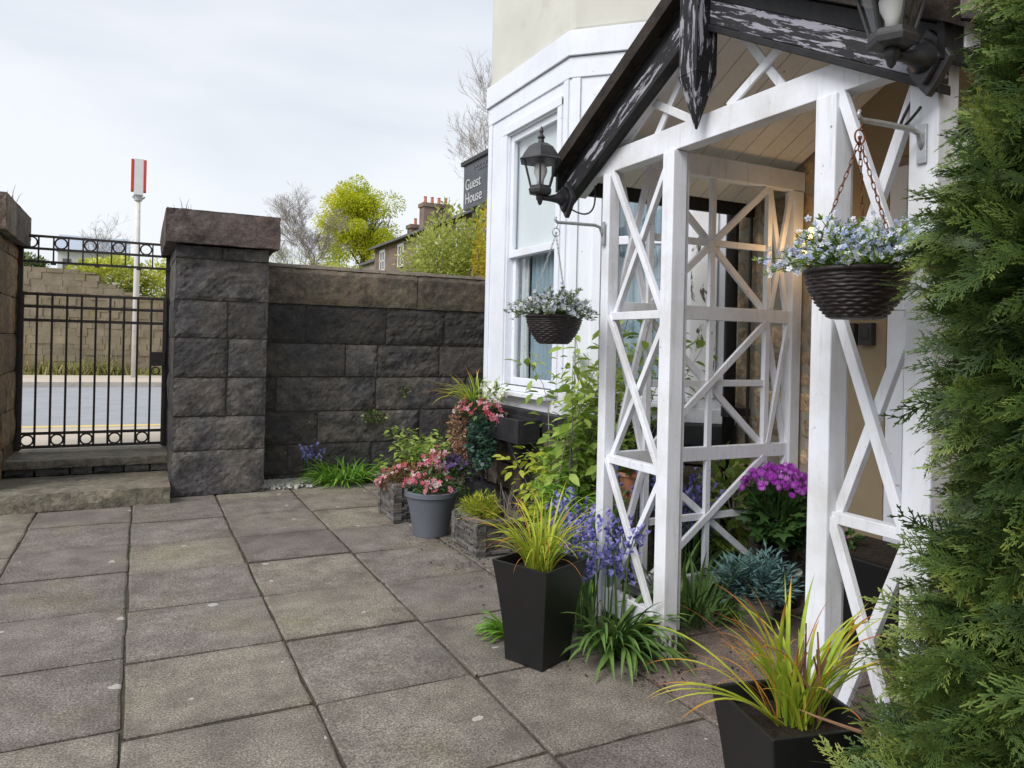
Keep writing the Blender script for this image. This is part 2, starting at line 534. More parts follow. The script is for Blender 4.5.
# ---- rock faced blockwork on a plane; F(s, out, z)
def blockwork(mb, F, s0, s1, levels, joints, amp=.02, gap=.006, seed=0, step=.05, depth=.06, tints=None):
    rg = random.Random(seed)
    for ci in range(len(levels) - 1):
        z0, z1 = levels[ci], levels[ci + 1]
        js = [s0] + [j for j in joints[ci] if s0 < j < s1] + [s1]
        for a, b in zip(js[:-1], js[1:]):
            t = rg.random()
            off = rg.uniform(-.004, .006)
            a1, b1, c1, d1 = a + gap, b - gap, z0 + gap, z1 - gap
            nx = max(3, int((b1 - a1) / step)); nz = max(3, int((d1 - c1) / step))
            sx = rg.uniform(0, 50)
            am = amp * rg.choice((.35, .55, .75, 1.0)); kf = rg.uniform(.7, 1.5); sk = rg.uniform(-.6, .6)
            vs = []; fs = []
            for j in range(nz + 1):
                for i in range(nx + 1):
                    s = a1 + (b1 - a1) * i / nx; z = c1 + (d1 - c1) * j / nz
                    edge = min(i, nx - i, j, nz - j)
                    e = 0 if edge == 0 else (.75 if edge == 1 else 1.)
                    nn = mnoise.fractal(Vector((s * 4.2 * kf + sx + sk * z * 4, z * 6.5 * kf + sx - sk * s * 3, sx)), .6, 2.1, 6)
                    o = off + e * (am * .5 + am * nn) - (0 if 0 < edge else rg.random() ** 4 * .012)
                    js_ = rg.uniform(-.004, .004) if edge == 0 else 0
                    vs.append(F(s + (js_ if i in (0, nx) else 0), o, z + (js_ if j in (0, nz) else 0)))
            W = nx + 1
            for j in range(nz):
                for i in range(nx):
                    fs.append((j * W + i, j * W + i + 1, (j + 1) * W + i + 1, (j + 1) * W + i))
            rim = [i for i in range(W)] + [j * W + nx for j in range(1, nz + 1)] + [nz * W + i for i in range(nx - 1, -1, -1)] + [j * W for j in range(nz - 1, 0, -1)]
            base = len(vs)
            for q in rim:
                j, i = divmod(q, W)
                vs.append(F(a1 + (b1 - a1) * i / nx, -depth, c1 + (d1 - c1) * j / nz))
            for k in range(len(rim)):
                k2 = (k + 1) % len(rim)
                fs.append((rim[k2], rim[k], base + k, base + k2))
            mb.add(vs, fs, t)


# ------------------------------------------------------------------ vegetation
def basis(d, nrm=None, roll=None):
    d = np.asarray(d, float); d = d / (np.linalg.norm(d) + 1e-9)
    n = np.array([0, 0, 1.]) if nrm is None else np.asarray(nrm, float)
    x = np.cross(d, n)
    if np.linalg.norm(x) < 1e-4:
        x = np.cross(d, [1, 0, 0.1])
    x /= np.linalg.norm(x)
    z = np.cross(x, d)
    if roll is not None:
        c, s = math.cos(roll), math.sin(roll)
        x, z = x * c + z * s, z * c - x * s
    return np.stack([x, d, z], 1)


class Cloud:
    """many copies of small templates merged into one mesh (all quads)"""
    def __init__(self):
        self.V = []; self.Fc = []; self.T = []; self.n = 0

    def put(self, tv, tf, M, loc, tint, tv_t=None):
        v = tv @ np.asarray(M).T + np.asarray(loc)
        self.V.append(v); self.Fc.append(tf + self.n)
        t = np.full(len(v), tint) if tv_t is None else np.clip(tint + tv_t, 0, 1)
        self.T.append(t); self.n += len(v)

    def build(self, name, mat, parent=None, loc=None, smooth=False):
        return link_mesh(name, np.concatenate(self.V), np.concatenate(self.Fc), mat, parent, np.concatenate(self.T), smooth, 0, loc)


def T_(v, f):
    return np.array(v, float), np.array([q if len(q) == 4 else (q[0], q[1], q[2], q[2]) for q in f], int)


LEAF = T_([(0, 0, 0), (.22, .3, .05), (0, .33, -.02), (-.22, .3, .05), (.2, .65, .03), (0, .68, -.05), (-.2, .65, .03), (0, 1, -.14), (0.01, 1, -.14)],
          [(0, 1, 2, 3), (1, 4, 5, 2), (3, 2, 5, 6), (4, 8, 7, 5), (5, 7, 7, 6)])
LEAF = (LEAF[0], np.array([(0, 1, 2, 3), (1, 4, 5, 2), (3, 2, 5, 6), (4, 8, 7, 5), (5, 7, 8, 6)]))
DIA = T_([(0, 0, 0), (.26, .45, .06), (0, 1, -.05), (-.26, .45, .06)], [(0, 1, 2, 3)])
NEEDLE = T_([(-.03, 0, 0), (.03, 0, 0), (.02, 1, 0), (-.02, 1, 0)], [(0, 1, 2, 3)])
NARROW = T_([(0, 0, 0), (.1, .4, .03), (0, 1, -.06), (-.1, .4, .03)], [(0, 1, 2, 3)])
LOBED = T_([(0, 0, 0), (.45, .1, .03), (.3, .4, .04), (0, .35, -.02), (-.45, .1, .03), (-.3, .4, .04), (.5, .6, 0), (0, 1, -.08), (-.5, .6, 0), (.16, .6, 0), (-.16, .6, 0)],
           [(0, 1, 2, 3), (0, 3, 5, 4), (2, 6, 9, 3), (3, 9, 7, 10), (5, 3, 10, 8)])


def flower(np_, w, ln, cup=.2, center=0.):
    v = []; f = []
    for k in range(np_):
        a = 2 * math.pi * k / np_
        c, s = math.cos(a), math.sin(a)
        for (x, y, z) in ((0, .08, 0), (w, .6, cup * .6), (0, 1, cup), (-w, .6, cup * .6)):
            v.append(((x * c - y * s) * ln, (x * s + y * c) * ln, z * ln))
        f.append((4 * k, 4 * k + 1, 4 * k + 2, 4 * k + 3))
    return np.array(v), np.array(f)


FL5 = flower(5, .34, 1.)
FL8 = flower(9, .2, 1., .1)


def bell():
    v = []; f = []
    prof = [(.10, 0), (.28, -.25), (.30, -.65), (.55, -1.)]
    for r, z in prof:
        for k in range(6):
            a = math.pi * k / 3
            rr = r * (1.25 if (z < -.9 and k % 2 == 0) else 1)
            v.append((rr * math.cos(a), rr * math.sin(a), z))
    for i in range(3):
        for k in range(6):
            f.append((i * 6 + k, i * 6 + (k + 1) % 6, (i + 1) * 6 + (k + 1) % 6, (i + 1) * 6 + k))
    return np.array(v, float), np.array(f)


BELL = bell()


def blades(name, mat, parent, base, n, length, width, lean, droop, spread, seed, seg=9, az=None, tip=.5, tintr=(0., .6), fold=.3, loc=None, ell=(1, 1)):
    """arching strap leaves / grass from a base disc"""
    rg = random.Random(seed)
    V = []; Fq = []; T = []; nb = 0
    for i in range(n):
        a = rg.uniform(0, 2 * math.pi) if az is None else rg.gauss(*az)
        L = rg.uniform(*length); w = rg.uniform(*width)
        th = R(rg.uniform(*lean)); dr = rg.uniform(*droop)
        r0 = spread * math.sqrt(rg.random()); a0 = a + rg.gauss(0, .7)
        p = Vector((base[0] + r0 * math.cos(a0) * ell[0], base[1] + r0 * math.sin(a0) * ell[1], base[2]))
        tw = rg.uniform(-.5, .5); t0 = rg.uniform(*tintr); tp = tip * rg.random()
        side_curve = rg.uniform(-.5, .5)
        for k in range(seg + 1):
            t = k / seg
            ang = th + dr * t ** 1.6
            ak = a + side_curve * t
            d = Vector((math.sin(ang) * math.cos(ak), math.sin(ang) * math.sin(ak), math.cos(ang)))
            if k:
                p = p + d * (L / seg)
                if p.z < .006 and base[2] < .2:
                    p.z = .006 + .004 * rg.random()
            s = Vector((-math.sin(ak + tw * t), math.cos(ak + tw * t), 0))
            up = s.cross(d)
            ww = w * (.55 + .9 * t - 1.45 * t ** 3.0) if t < 1 else w * .03
            ww = max(ww, w * .03)
            V += [tuple(p - s * ww * .5 + up * (-ww * fold)), tuple(p), tuple(p + s * ww * .5 + up * (-ww * fold))]
            T += [min(1, max(0, t0 + tp * max(0, t - .55) / .45 + (.12 if q == 1 else 0))) for q in range(3)]
        for k in range(seg):
            b = nb + k * 3
            Fq += [(b, b + 1, b + 4, b + 3), (b + 1, b + 2, b + 5, b + 4)]
        nb = len(V)
    return link_mesh(name, V, np.array(Fq), mat, parent, T, True, 0, loc)


def ray_dir(rg, zmin=-.2, zmax=1.):
    z = rg.uniform(zmin, zmax); a = rg.uniform(0, 2 * math.pi); r = math.sqrt(max(0, 1 - z * z))
    return np.array((r * math.cos(a), r * math.sin(a), z))


def leaf_mound(cl, tmpl, c, rad, n, size, seed, zmin=-.3, shell=.5, tint=(0, 1), lumps=0):
    rg = random.Random(seed)
    lum = [ray_dir(rg) for _ in range(lumps)]
    for _ in range(n):
        d = ray_dir(rg, zmin, 1)
        f = shell + (1 - shell) * rg.random() ** .6
        if lum:
            m = max(float(np.dot(d, l)) for l in lum)
            f *= .62 + .48 * max(0, m) ** 3
        p = np.array(c) + d * np.array(rad) * f
        nd = d + np.array((rg.gauss(0, .5), rg.gauss(0, .5), rg.gauss(0, .4)))
        s = rg.uniform(*size)
        cl.put(tmpl[0] * s, tmpl[1], basis(nd, (rg.gauss(0, .4), rg.gauss(0, .4), 1), rg.uniform(-.6, .6)), p, rg.uniform(*tint))


def branch_tree(mb, p, d, L, r, depth, rg, tips, spread=.6, taper=.66, up=.12, seg=5, kids=(2, 3)):
    pts = [p]; rad = [r]
    n = 4
    q = Vector(p); dd = Vector(d).normalized()
    for i in range(n):
        dd = (dd + Vector((rg.gauss(0, .10), rg.gauss(0, .10), rg.gauss(0, .06) + up * .3))).normalized()
        q = q + dd * (L / n)
        pts.append(tuple(q)); rad.append(r * (1 - (1 - taper) * (i + 1) / n))
    mb.tube(pts, rad, max(3, seg))
    if depth == 0:
        tips.append((q.copy(), dd.copy())); return
    for k in range(rg.randint(*kids) + (1 if depth > 2 else 0)):
        i = rg.randint(1, n) if k else n
        b = Vector(pts[i])
        nd = (dd + Vector((rg.gauss(0, spread), rg.gauss(0, spread), rg.gauss(0, spread * .6) + up))).normalized()
        tips.append((b.copy(), nd.copy()))
        branch_tree(mb, tuple(b), nd, L * rg.uniform(.58, .82), max(rad[i] * .72, .0045), depth - 1, rg, tips, spread, taper, up, seg - 1, kids)
# ------------------------------------------------------------------ camera, sky, sun
CAMZ = 1.3
yaw, roll = R(26.7), R(1.3)
fw = Vector((math.sin(yaw), math.cos(yaw), 0)); rt = Vector((math.cos(yaw), -math.sin(yaw), 0)); up = Vector((0, 0, 1))
r2 = rt * math.cos(roll) + up * math.sin(roll)
u2 = up * math.cos(roll) - rt * math.sin(roll)
cam = bpy.data.objects.new('camera', bpy.data.cameras.new('camera'))
COL.objects.link(cam)
Mx = Matrix.Identity(4)
for i, c in enumerate((r2, u2, -fw)):
    for j in range(3):
        Mx[j][i] = c[j]
Mx.translation = Vector((0, 0, CAMZ))
cam.matrix_world = Mx
cam.data.sensor_width = 36
cam.data.lens = 740 / 1024 * 36
cam.data.shift_y = -(384 - 345) / 1024
cam.data.clip_start = .05
cam.data.clip_end = 3000
scene.camera = cam

SUN_EL, SUN_AZ = R(44), R(-112)      # azimuth measured from +Y towards +X (direction the light comes FROM)
world = bpy.data.worlds.new('World')
scene.world = world
world.use_nodes = True
wt = world.node_tree
bg = wt.nodes['Background']
sky = wt.nodes.new('ShaderNodeTexSky')
sky.sky_type = 'NISHITA'; sky.sun_disc = False
sky.sun_elevation = SUN_EL; sky.sun_rotation = SUN_AZ
sky.air_density = 1.0; sky.dust_density = 2.0
tc = wt.nodes.new('ShaderNodeTexCoord')
mp = wt.nodes.new('ShaderNodeMapping'); mp.inputs['Scale'].default_value = (1, 1, 3.2)
wt.links.new(tc.outputs['Generated'], mp.inputs['Vector'])
nz = wt.nodes.new('ShaderNodeTexNoise'); nz.inputs['Scale'].default_value = 1.7; nz.inputs['Detail'].default_value = 7; nz.inputs['Roughness'].default_value = .5; nz.inputs['Distortion'].default_value = .3
wt.links.new(mp.outputs[0], nz.inputs['Vector'])
cr = wt.nodes.new('ShaderNodeValToRGB')
els = cr.color_ramp.elements
els[0].position = .38; els[0].color = (5.0, 5.3, 5.75, 1)
els[1].position = .62; els[1].color = (6.2, 6.4, 6.7, 1)
wt.links.new(nz.outputs['Fac'], cr.inputs['Fac'])
mxw = wt.nodes.new('ShaderNodeMix'); mxw.data_type = 'RGBA'
mxw.inputs[0].default_value = .9
wt.links.new(sky.outputs[0], mxw.inputs[6]); wt.links.new(cr.outputs[0], mxw.inputs[7])
wt.links.new(mxw.outputs[2], bg.inputs['Color'])
bg.inputs['Strength'].default_value = .10

sl = bpy.data.lights.new('sun', 'SUN')
sl.energy = 2.0; sl.angle = R(35); sl.color = (1, .975, .95)
so = bpy.data.objects.new('sun', sl); COL.objects.link(so)
sd = Vector((math.sin(SUN_AZ) * math.cos(SUN_EL), math.cos(SUN_AZ) * math.cos(SUN_EL), math.sin(SUN_EL)))
so.rotation_euler = (-sd).to_track_quat('-Z', 'Y').to_euler()
so.location = (-5, -2, 8)
vs = scene.view_settings
vs.view_transform = 'Standard'; vs.look = 'None'; vs.gamma = 1; vs.use_curve_mapping = False
vs.exposure = .65
scene.cycles.max_bounces = 8
scene.cycles.transparent_max_bounces = 12

# ------------------------------------------------------------------ ground
def structure(o):
    o['kind'] = 'structure'; return o


mb = MB(); mb.add([(-900, -900, -.09), (900, -900, -.09), (900, 900, -.09), (-900, 900, -.09)], [(0, 1, 2, 3)])
structure(mb.build('ground', 'ground_earth'))
mb = MB(); mb.add([(-6, -4, -.011), (3.4, -4, -.011), (3.4, 7.3, -.011), (-6, 7.3, -.011)], [(0, 1, 2, 3)])
structure(mb.build('joint_bed', 'joint_soil'))

PITCH = .617
WEAR = []
mb = MB()
rg = random.Random(3)
xs = [-.03 + .615 * k for k in range(-9, 4)]
fixed = {}
for ci in range(len(xs) - 1):
    x0, x1 = xs[ci], xs[ci + 1]
    yo = rg.uniform(-.03, .03) if xs[ci] > -.1 else rg.uniform(-.06, .10)
    y = 2.66 - 10 * PITCH + yo
    while y < 7.0:
        y1 = y + PITCH
        e = 7.02
        if y < e:
            g = .0054
            t = rg.random()
            xa, xb, ya, yb = x0 + g * rg.uniform(.6, 1.8), x1 - g * rg.uniform(.6, 1.8), y + g * rg.uniform(.6, 1.8), min(y1, e) - g * rg.uniform(.6, 1.8)
            zz = [rg.uniform(-.005, .003) for _ in range(4)]
            zm = rg.uniform(-.003, .003)
            n = 6
            vsl = []; fsl = []
            for j in range(n + 1):
                for i in range(n + 1):
                    u, w = i / n, j / n
                    z = zz[0] * (1 - u) * (1 - w) + zz[1] * u * (1 - w) + zz[2] * u * w + zz[3] * (1 - u) * w + zm
                    ed = (i in (0, n)) or (j in (0, n))
                    jx = rg.uniform(-.004, .004) if ed else 0
                    uu = u if i in (0, n) else u
                    X = xa + (xb - xa) * u + jx; Y = ya + (yb - ya) * w + jx
                    # narrow worn arris
                    vsl.append((X, Y, z - (.004 if ed else 0)))
            for q_ in (0, n, n * (n + 1), n * (n + 2)):      # knocked corners
                if rg.random() < .55:
                    v = vsl[q_]; c_ = rg.uniform(.004, .022)
                    vsl[q_] = (v[0] + (c_ if v[0] < (xa + xb) / 2 else -c_), v[1] + (c_ if v[1] < (ya + yb) / 2 else -c_) * rg.uniform(.3, 1), v[2] - .004)
            W = n + 1
            # pull the second ring close to the rim so that only the arris is rounded
            def setv(i, j, u=None, w=None):
                q = j * W + i; v = list(vsl[q])
                if u is not None: v[0] = xa + (xb - xa) * u
                if w is not None: v[1] = ya + (yb - ya) * w
                vsl[q] = tuple(v)
            for k in range(n + 1):
                setv(1, k, u=.014); setv(n - 1, k, u=1 - .014)
            for k in range(n + 1):
                setv(k, 1, w=.014); setv(k, n - 1, w=1 - .014)
            for j in range(n):
                for i in range(n):
                    fsl.append((j * W + i, j * W + i + 1, (j + 1) * W + i + 1, (j + 1) * W + i))
            rim = [i for i in range(W)] + [j * W + n for j in range(1, n + 1)] + [n * W + i for i in range(n - 1, -1, -1)] + [j * W for j in range(n - 1, 0, -1)]
            bs = len(vsl)
            WEAR.extend([(1. if min(i, n - i, j, n - j) == 0 else (.9 if min(i, n - i, j, n - j) == 1 else 0.)) for j in range(n + 1) for i in range(n + 1)])
            WEAR.extend([1.] * len(rim))
            for q in rim:
                v = vsl[q]; vsl.append((v[0], v[1], -.05))
            for k in range(len(rim)):
                k2 = (k + 1) % len(rim)
                fsl.append((rim[k2], rim[k], bs + k, bs + k2))
            mb.add(vsl, fsl, t)
        y = y1
pt_ = structure(mb.build('patio', 'paving', smooth=False))
pt_.data.attributes.new('wear', 'FLOAT', 'POINT').data.foreach_set('value', np.array(WEAR, dtype=np.float32))
# the reddish flags of the porch floor
mb = MB()
rg = random.Random(5)
XF = xs[-1]
for (x0, x1, y0, y1) in ((XF, 2.62, 1.2, 1.95), (2.62, 3.27, 1.2, 1.95), (XF, 2.62, 1.95, 2.62), (2.62, 3.27, 1.95, 2.62), (XF, 2.5, 2.62, 3.3), (2.5, 3.27, 2.62, 3.3),
                         (XF, 2.5, .3, 1.2), (2.5, 3.27, .3, 1.2), (XF, 2.5, -.6, .3), (2.5, 3.27, -.6, .3), ):
    z = rg.uniform(-.004, .003)
    mb.box(x0 + .006, x1 - .006, y0 + .006, y1 - .006, -.05, z, rg.random())
structure(mb.build('porch_floor', 'porch_flag', bevel=.004))
mb = MB()
for (y0, y1) in ((3.3, 3.9), (3.9, 4.52), (4.52, 5.13), (5.13, 5.75), (5.75, 6.36), (6.36, 7.0)):
    mb.box(XF + .006, XF + .61, y0 + .006, y1 - .006, -.05, rg.uniform(-.005, .002), rg.random())
structure(mb.build('border_paving', 'paving', bevel=.004))
cl = Cloud()
for _ in range(700):
    if rg.random() < .5: x, y = XF + rg.gauss(.0, .03), rg.uniform(2.2, 5.4)
    else: x, y = rg.choice((rg.uniform(1.55, 2.1), rg.uniform(1.9, 2.4))), rg.uniform(2.2, 5.2)
    s_ = rg.uniform(.002, .006)
    cl.put(np.array([(-1, -1, 0), (1, -1, .3), (1, 1, 0), (-1, 1, .3)]) * s_, np.array([(0, 1, 2, 3)]), basis(ray_dir(rg, -.3, .3), (rg.gauss(0, .3), rg.gauss(0, .3), 1)), (x, y, .006), rg.random())
o = cl.build('plant_litter', 'soil', loc=(1.9, 3.6, 0))
o['kind'] = 'stuff'; o['label'] = 'crumbs of soil and leaf litter along the edge of the planting'

# moss and tiny weeds in the joints
cl = Cloud(); rg = random.Random(44)
tuft = T_([(-.12, 0, 0), (.12, 0, 0), (.05, .6, .3), (-.05, .6, .3)], [(0, 1, 2, 3)])
for _ in range(900):
    if rg.random() < .65:
        x = rg.choice(xs) + rg.gauss(0, .004); y = rg.uniform(1.2, 6.9)
    else:
        x = rg.uniform(-2.5, 1.8); y = 2.66 + PITCH * rg.randint(-2, 6) + rg.gauss(0, .012)
    if mnoise.noise(Vector((x * 1.7, y * 1.7, 2.))) < .02: continue
    for k in range(rg.randint(3, 8)):
        s_ = rg.uniform(.004, .013)
        cl.put(tuft[0] * s_, tuft[1], basis(ray_dir(rg, .1, 1), (rg.gauss(0, 1), rg.gauss(0, 1), .5)), (x + rg.gauss(0, .005), y + rg.gauss(0, .005), -.008), rg.random() * .8)
o = cl.build('joint_moss', 'leaf_mid', loc=(0, 3, 0))
o['kind'] = 'stuff'; o['label'] = 'moss and tiny weeds in the paving joints'

# white chippings at the foot of the wall
cl = Cloud()
rg = random.Random(9)
cube = T_([(-1, -1, -1), (1, -1, -1), (1, 1, -1), (-1, 1, -1), (-.7, -.7, 1), (.7, -.7, 1), (.7, .7, 1), (-.7, .7, 1)], [(4, 5, 6, 7), (0, 1, 5, 4), (1, 2, 6, 5), (2, 3, 7, 6), (3, 0, 4, 7)])
for _ in range(2600):
    x = rg.uniform(.99, 2.3); y = 6.99 - abs(rg.gauss(0, .14)) - .02
    if y < 6.62 + (.12 if x > 1.4 else 0) + .05 * math.sin(x * 9): continue
    s = rg.uniform(.006, .017)
    cl.put(cube[0] * s, cube[1], basis(ray_dir(rg), (rg.random(), rg.random(), 1)), (x, y, .008 + s * .5), rg.random())
o = cl.build('gravel', 'gravel_white', loc=(1.6, 6.9, 0))
o['kind'] = 'stuff'; o['label'] = 'strip of pale chippings along the foot of the dark stone wall'
# ------------------------------------------------------------------ gate piers, wall, steps, gate
def FY(y0):          # plane facing -Y
    return lambda s, o, z: (s, y0 - o, z)


def FXm(x0):         # facing -X
    return lambda s, o, z: (x0 - o, s, z)


def FXp(x0):
    return lambda s, o, z: (x0 + o, s, z)


def FYp(y0):
    return lambda s, o, z: (s, y0 + o, z)


def pier(name, label, x0, x1, y0, y1, matn, capmat, seed, joints=True):
    rt_ = thing(name, label, 'gate pier', ((x0 + x1) / 2, (y0 + y1) / 2, 0))
    lv = [0, .372, .655, .976, 1.30, 1.61, 1.95, 2.06]
    mid = x0 + (x1 - x0) * .56
    jf = [[], [], [mid], [mid + .005], [mid - .004], [], [mid - .05]]
    my = (y0 + y1) / 2
    js = [[my], [my - .15], [my + .1], [my - .1], [my + .15], [my], [my]]
    b = MB()
    blockwork(b, FY(y0), x0, x1, lv, jf, .017, .0065, seed, .028)
    blockwork(b, FXm(x0), y0, y1, lv, js, .012, .004, seed + 1)
    blockwork(b, FXp(x1), y0, y1, lv, js, .012, .004, seed + 2)
    blockwork(b, FYp(y1), x0, x1, lv, jf, .012, .004, seed + 3)
    b.build('shaft', matn, rt_)
    c = MB(); c.box(x0 + .012, x1 - .012, y0 + .012, y1 - .012, 0, 2.055)
    c.build('core', 'mortar', rt_)
    k = MB()
    ov = .075
    rgk = random.Random(seed)
    cx0, cx1, cy0, cy1 = x0 - ov, x1 + ov, y0 - ov, y1 + ov
    blockwork(k, FY(cy0), cx0, cx1, [2.065, 2.335], [[]], .014, .0, seed + 4, .06, .05)
    blockwork(k, FXm(cx0), cy0, cy1, [2.065, 2.335], [[cy0 + .5]], .014, .0, seed + 5, .06, .05)
    blockwork(k, FXp(cx1), cy0, cy1, [2.065, 2.335], [[cy0 + .5]], .014, .0, seed + 6, .06, .05)
    blockwork(k, FYp(cy1), cx0, cx1, [2.065, 2.335], [[]], .014, .0, seed + 7, .06, .05)
    k.hexa([(cx0 + .01, cy0 + .01, 2.07), (cx1 - .01, cy0 + .01, 2.07), (cx1 - .01, cy1 - .01, 2.07), (cx0 + .01, cy1 - .01, 2.07),
            (cx0 + .004, cy0 + .004, 2.336), (cx1 - .004, cy0 + .004, 2.336), (cx1 - .004, cy1 - .004, 2.336), (cx0 + .004, cy1 - .004, 2.336)])
    nn = 10
    vs_ = []; fs_ = []
    for j in range(nn + 1):
        for i in range(nn + 1):
            u, w = i / nn, j / nn
            h = .04 * (1 - max(abs(2 * u - 1), abs(2 * w - 1)) ** 3) + .006 * mnoise.noise(Vector((u * 5, w * 5, seed)))
            vs_.append((cx0 + (cx1 - cx0) * u, cy0 + (cy1 - cy0) * w, 2.335 + h))
    for j in range(nn):
        for i in range(nn):
            fs_.append((j * 11 + i, j * 11 + i + 1, (j + 1) * 11 + i + 1, (j + 1) * 11 + i))
    k.add(vs_, fs_)
    k.build('cap', capmat, rt_)
    # weeds on the cap
    return rt_


pier('gate_pier', 'dark blackened stone gate pier with a brown cap, to the right of the iron gate', .245, .973, 6.58, 7.78, 'gritstone', 'gritstone_cap', 20)
pier('gate_pier', 'brown weathered stone gate pier on the hinge side of the iron gate', -1.72, -.965, 6.58, 7.78, 'gritstone_brown', 'gritstone_coping', 40)
for i, (x, y, lab) in enumerate(((.30, 6.72, 'thin dry weed sprouting from the cap of the dark gate pier'), (-.95, 7.0, 'thin dry weed sprouting from the cap of the brown gate pier'))):
    b = MB(); rg = random.Random(i + 3)
    for k in range(7):
        a = rg.uniform(0, 6.28); l = rg.uniform(.05, .12)
        p = (x + rg.uniform(-.06, .06), y + rg.uniform(-.1, .1), 2.352)
        b.tube([p, (p[0] + math.cos(a) * l * .2, p[1] + math.sin(a) * l * .2, p[2] + l * .6), (p[0] + math.cos(a) * l * .5, p[1] + math.sin(a) * l * .5, p[2] + l)], [.003, .002, .001], 4)
    props(b.build('dry_weed', 'twig', loc=(x, y, 2.35)), lab, 'weed', 'weeds on the gate piers')

# boundary wall to the right of the pier
wl = thing('boundary_wall', 'high wall of dark rock-faced stone blocks between the gate pier and the house', 'wall', (2.5, 7.1, 0))
lv = [0, .06, .335, .64, .96, 1.272, 1.63]
b = MB()
jt = [[1.4, 2.0, 2.7, 3.4], [1.23, 2.02, 2.6, 3.3], [1.5, 2.5, 3.1], [1.12, 2.05, 3.0], [1.75, 2.06, 2.7, 3.4], [1.37, 1.90 + .24, 2.75, 3.4]]
blockwork(b, FY(7.0), .98, 4.2, lv, jt, .021, .0065, 60, .028)
b.build('stonework', 'gritstone', wl)
c = MB(); c.box(.98, 4.2, 7.012, 7.42, 0, 1.9); c.build('core', 'mortar', wl)
b = MB()
Ftop = lambda s, o, z: (s, 6.985 - o + max(0, z - 1.93) * .6, z)
blockwork(b, Ftop, .98, 4.2, [1.632, 1.98], [[2.45, 3.5]], .016, .003, 61, .05, .05)
nx = 60; vs_ = []; fs_ = []
for i in range(nx + 1):
    s = .98 + 3.22 * i / nx
    for (y, z) in ((6.997, 1.968), (7.06, 2.0), (7.2, 2.02), (7.36, 2.0), (7.46, 1.95), (7.46, 1.64)):
        vs_.append((s, y, z + .006 * mnoise.noise(Vector((s * 6, y * 9, 0)))))
for i in range(nx):
    for k in range(5):
        fs_.append((i * 6 + k, (i + 1) * 6 + k, (i + 1) * 6 + k + 1, i * 6 + k + 1))
b.add(vs_, fs_, .5)
b.build('coping', 'gritstone_coping', wl)

# steps up to the gate
st = thing('gate_steps', 'two worn stone steps leading up to the iron gate', 'steps', (-.4, 7.0, 0))
b = MB()
blockwork(b, FY(6.36), -2.3, .238, [0, .135], [[-1.3]], .006, .002, 70, .06, .03)
b.box(-2.3, .236, 6.362, 7.14, 0, .132)
b.build('lower_step', 'step_stone', st)
b = MB()
blockwork(b, FY(7.13), -.965, .243, [.205, .265], [[]], .005, .0, 71, .05, .02)
b.box(-.962, .241, 7.132, 7.9, .2, .262)
b.build('upper_step', 'step_stone', st)
b = MB()
blockwork(b, FY(7.15), -.965, .243, [.13, .203], [[-.75, -.5, -.33, -.1, .1]], .008, .008, 72, .04, .03)
b.build('riser', 'gritstone', st)

# iron gate
GY = 7.70
gt = thing('iron_gate', 'wrought iron bar gate with circles along its foot, shut between the two stone piers', 'gate', (-.36, GY, .27))
xl, xr = -.925, .205
for z in (1.655, 1.545, 1.425, .425, .305):
    b = MB(); b.bar((xl, GY, z), (xr, GY, z), .012, .026); b.build('rail', 'gate_iron', gt)
nb = 10
for k in range(1, nb):
    x = xl + (xr - xl) * k / nb
    b = MB(); b.tube([(x, GY, .30), (x, GY, 1.66)], .0095, 8)
    b.build('bar', 'gate_iron', gt)
for x in (xl, xr):
    b = MB(); b.bar((x, GY, .285), (x, GY, 1.67), .03, .035, (0, 1, 0)); b.build('stile', 'gate_iron', gt)
for k in range(0, nb, 2):
    x = xl + (xr - xl) * (k + .5) / nb
    b = MB(); b.tube([(x + .047 * math.cos(a), GY, .365 + .047 * math.sin(a)) for a in np.linspace(0, 2 * math.pi, 20, endpoint=False)], .008, 6, True)
    b.build('ring', 'gate_iron', gt)
b = MB(); b.box(.09, .215, GY - .04, GY - .012, 1.03, 1.16); b.build('lock_case', 'gate_iron', gt, bevel=.004)
b = MB(); b.tube([(.135 + .033 * math.cos(a), GY - .05, .985 + .033 * math.sin(a)) for a in np.linspace(0, 2 * math.pi, 18, endpoint=False)], .006, 6, True)
b.build('ring_handle', 'gate_iron', gt)

ov = thing('gate_overthrow', 'iron grille panel with circles fixed above the gate between the piers', 'grille', (-.36, GY, 1.93))
for z in (1.94, 2.055, 2.165):
    b = MB(); b.bar((-.96, GY, z), (.24, GY, z), .012, .022); b.build('rail', 'gate_iron', ov)
for k in range(1, nb):
    x = xl + (xr - xl) * k / nb
    b = MB(); b.bar((x, GY, 1.93), (x, GY, 2.17), .012, .02, (0, 1, 0))
    if k % 3 == 2: b.bar((x - .02, GY, 1.925), (x + .02, GY, 1.925), .014, .018)
    b.build('bar', 'gate_iron', ov)
for k in range(0, nb, 2):
    x = xl + (xr - xl) * (k + .5) / nb
    b = MB(); b.tube([(x + .046 * math.cos(a), GY, 2.11 + .046 * math.sin(a)) for a in np.linspace(0, 2 * math.pi, 20, endpoint=False)], .007, 6, True)
    b.build('ring', 'gate_iron', ov)
for x in (-.95, .232):
    b = MB(); b.bar((x, GY + .03, .27), (x, GY + .03, 2.18), .05, .04, (0, 1, 0)); b.build('jamb_post', 'gate_iron', ov)

# ------------------------------------------------------------------ street beyond the gate
def rotstreet(x, y):   # the street runs a little askew to the wall
    a = R(-4); cx, cy = -.4, 9.8
    return (cx + (x - cx) * math.cos(a) - (y - cy) * math.sin(a), cy + (x - cx) * math.sin(a) + (y - cy) * math.cos(a))


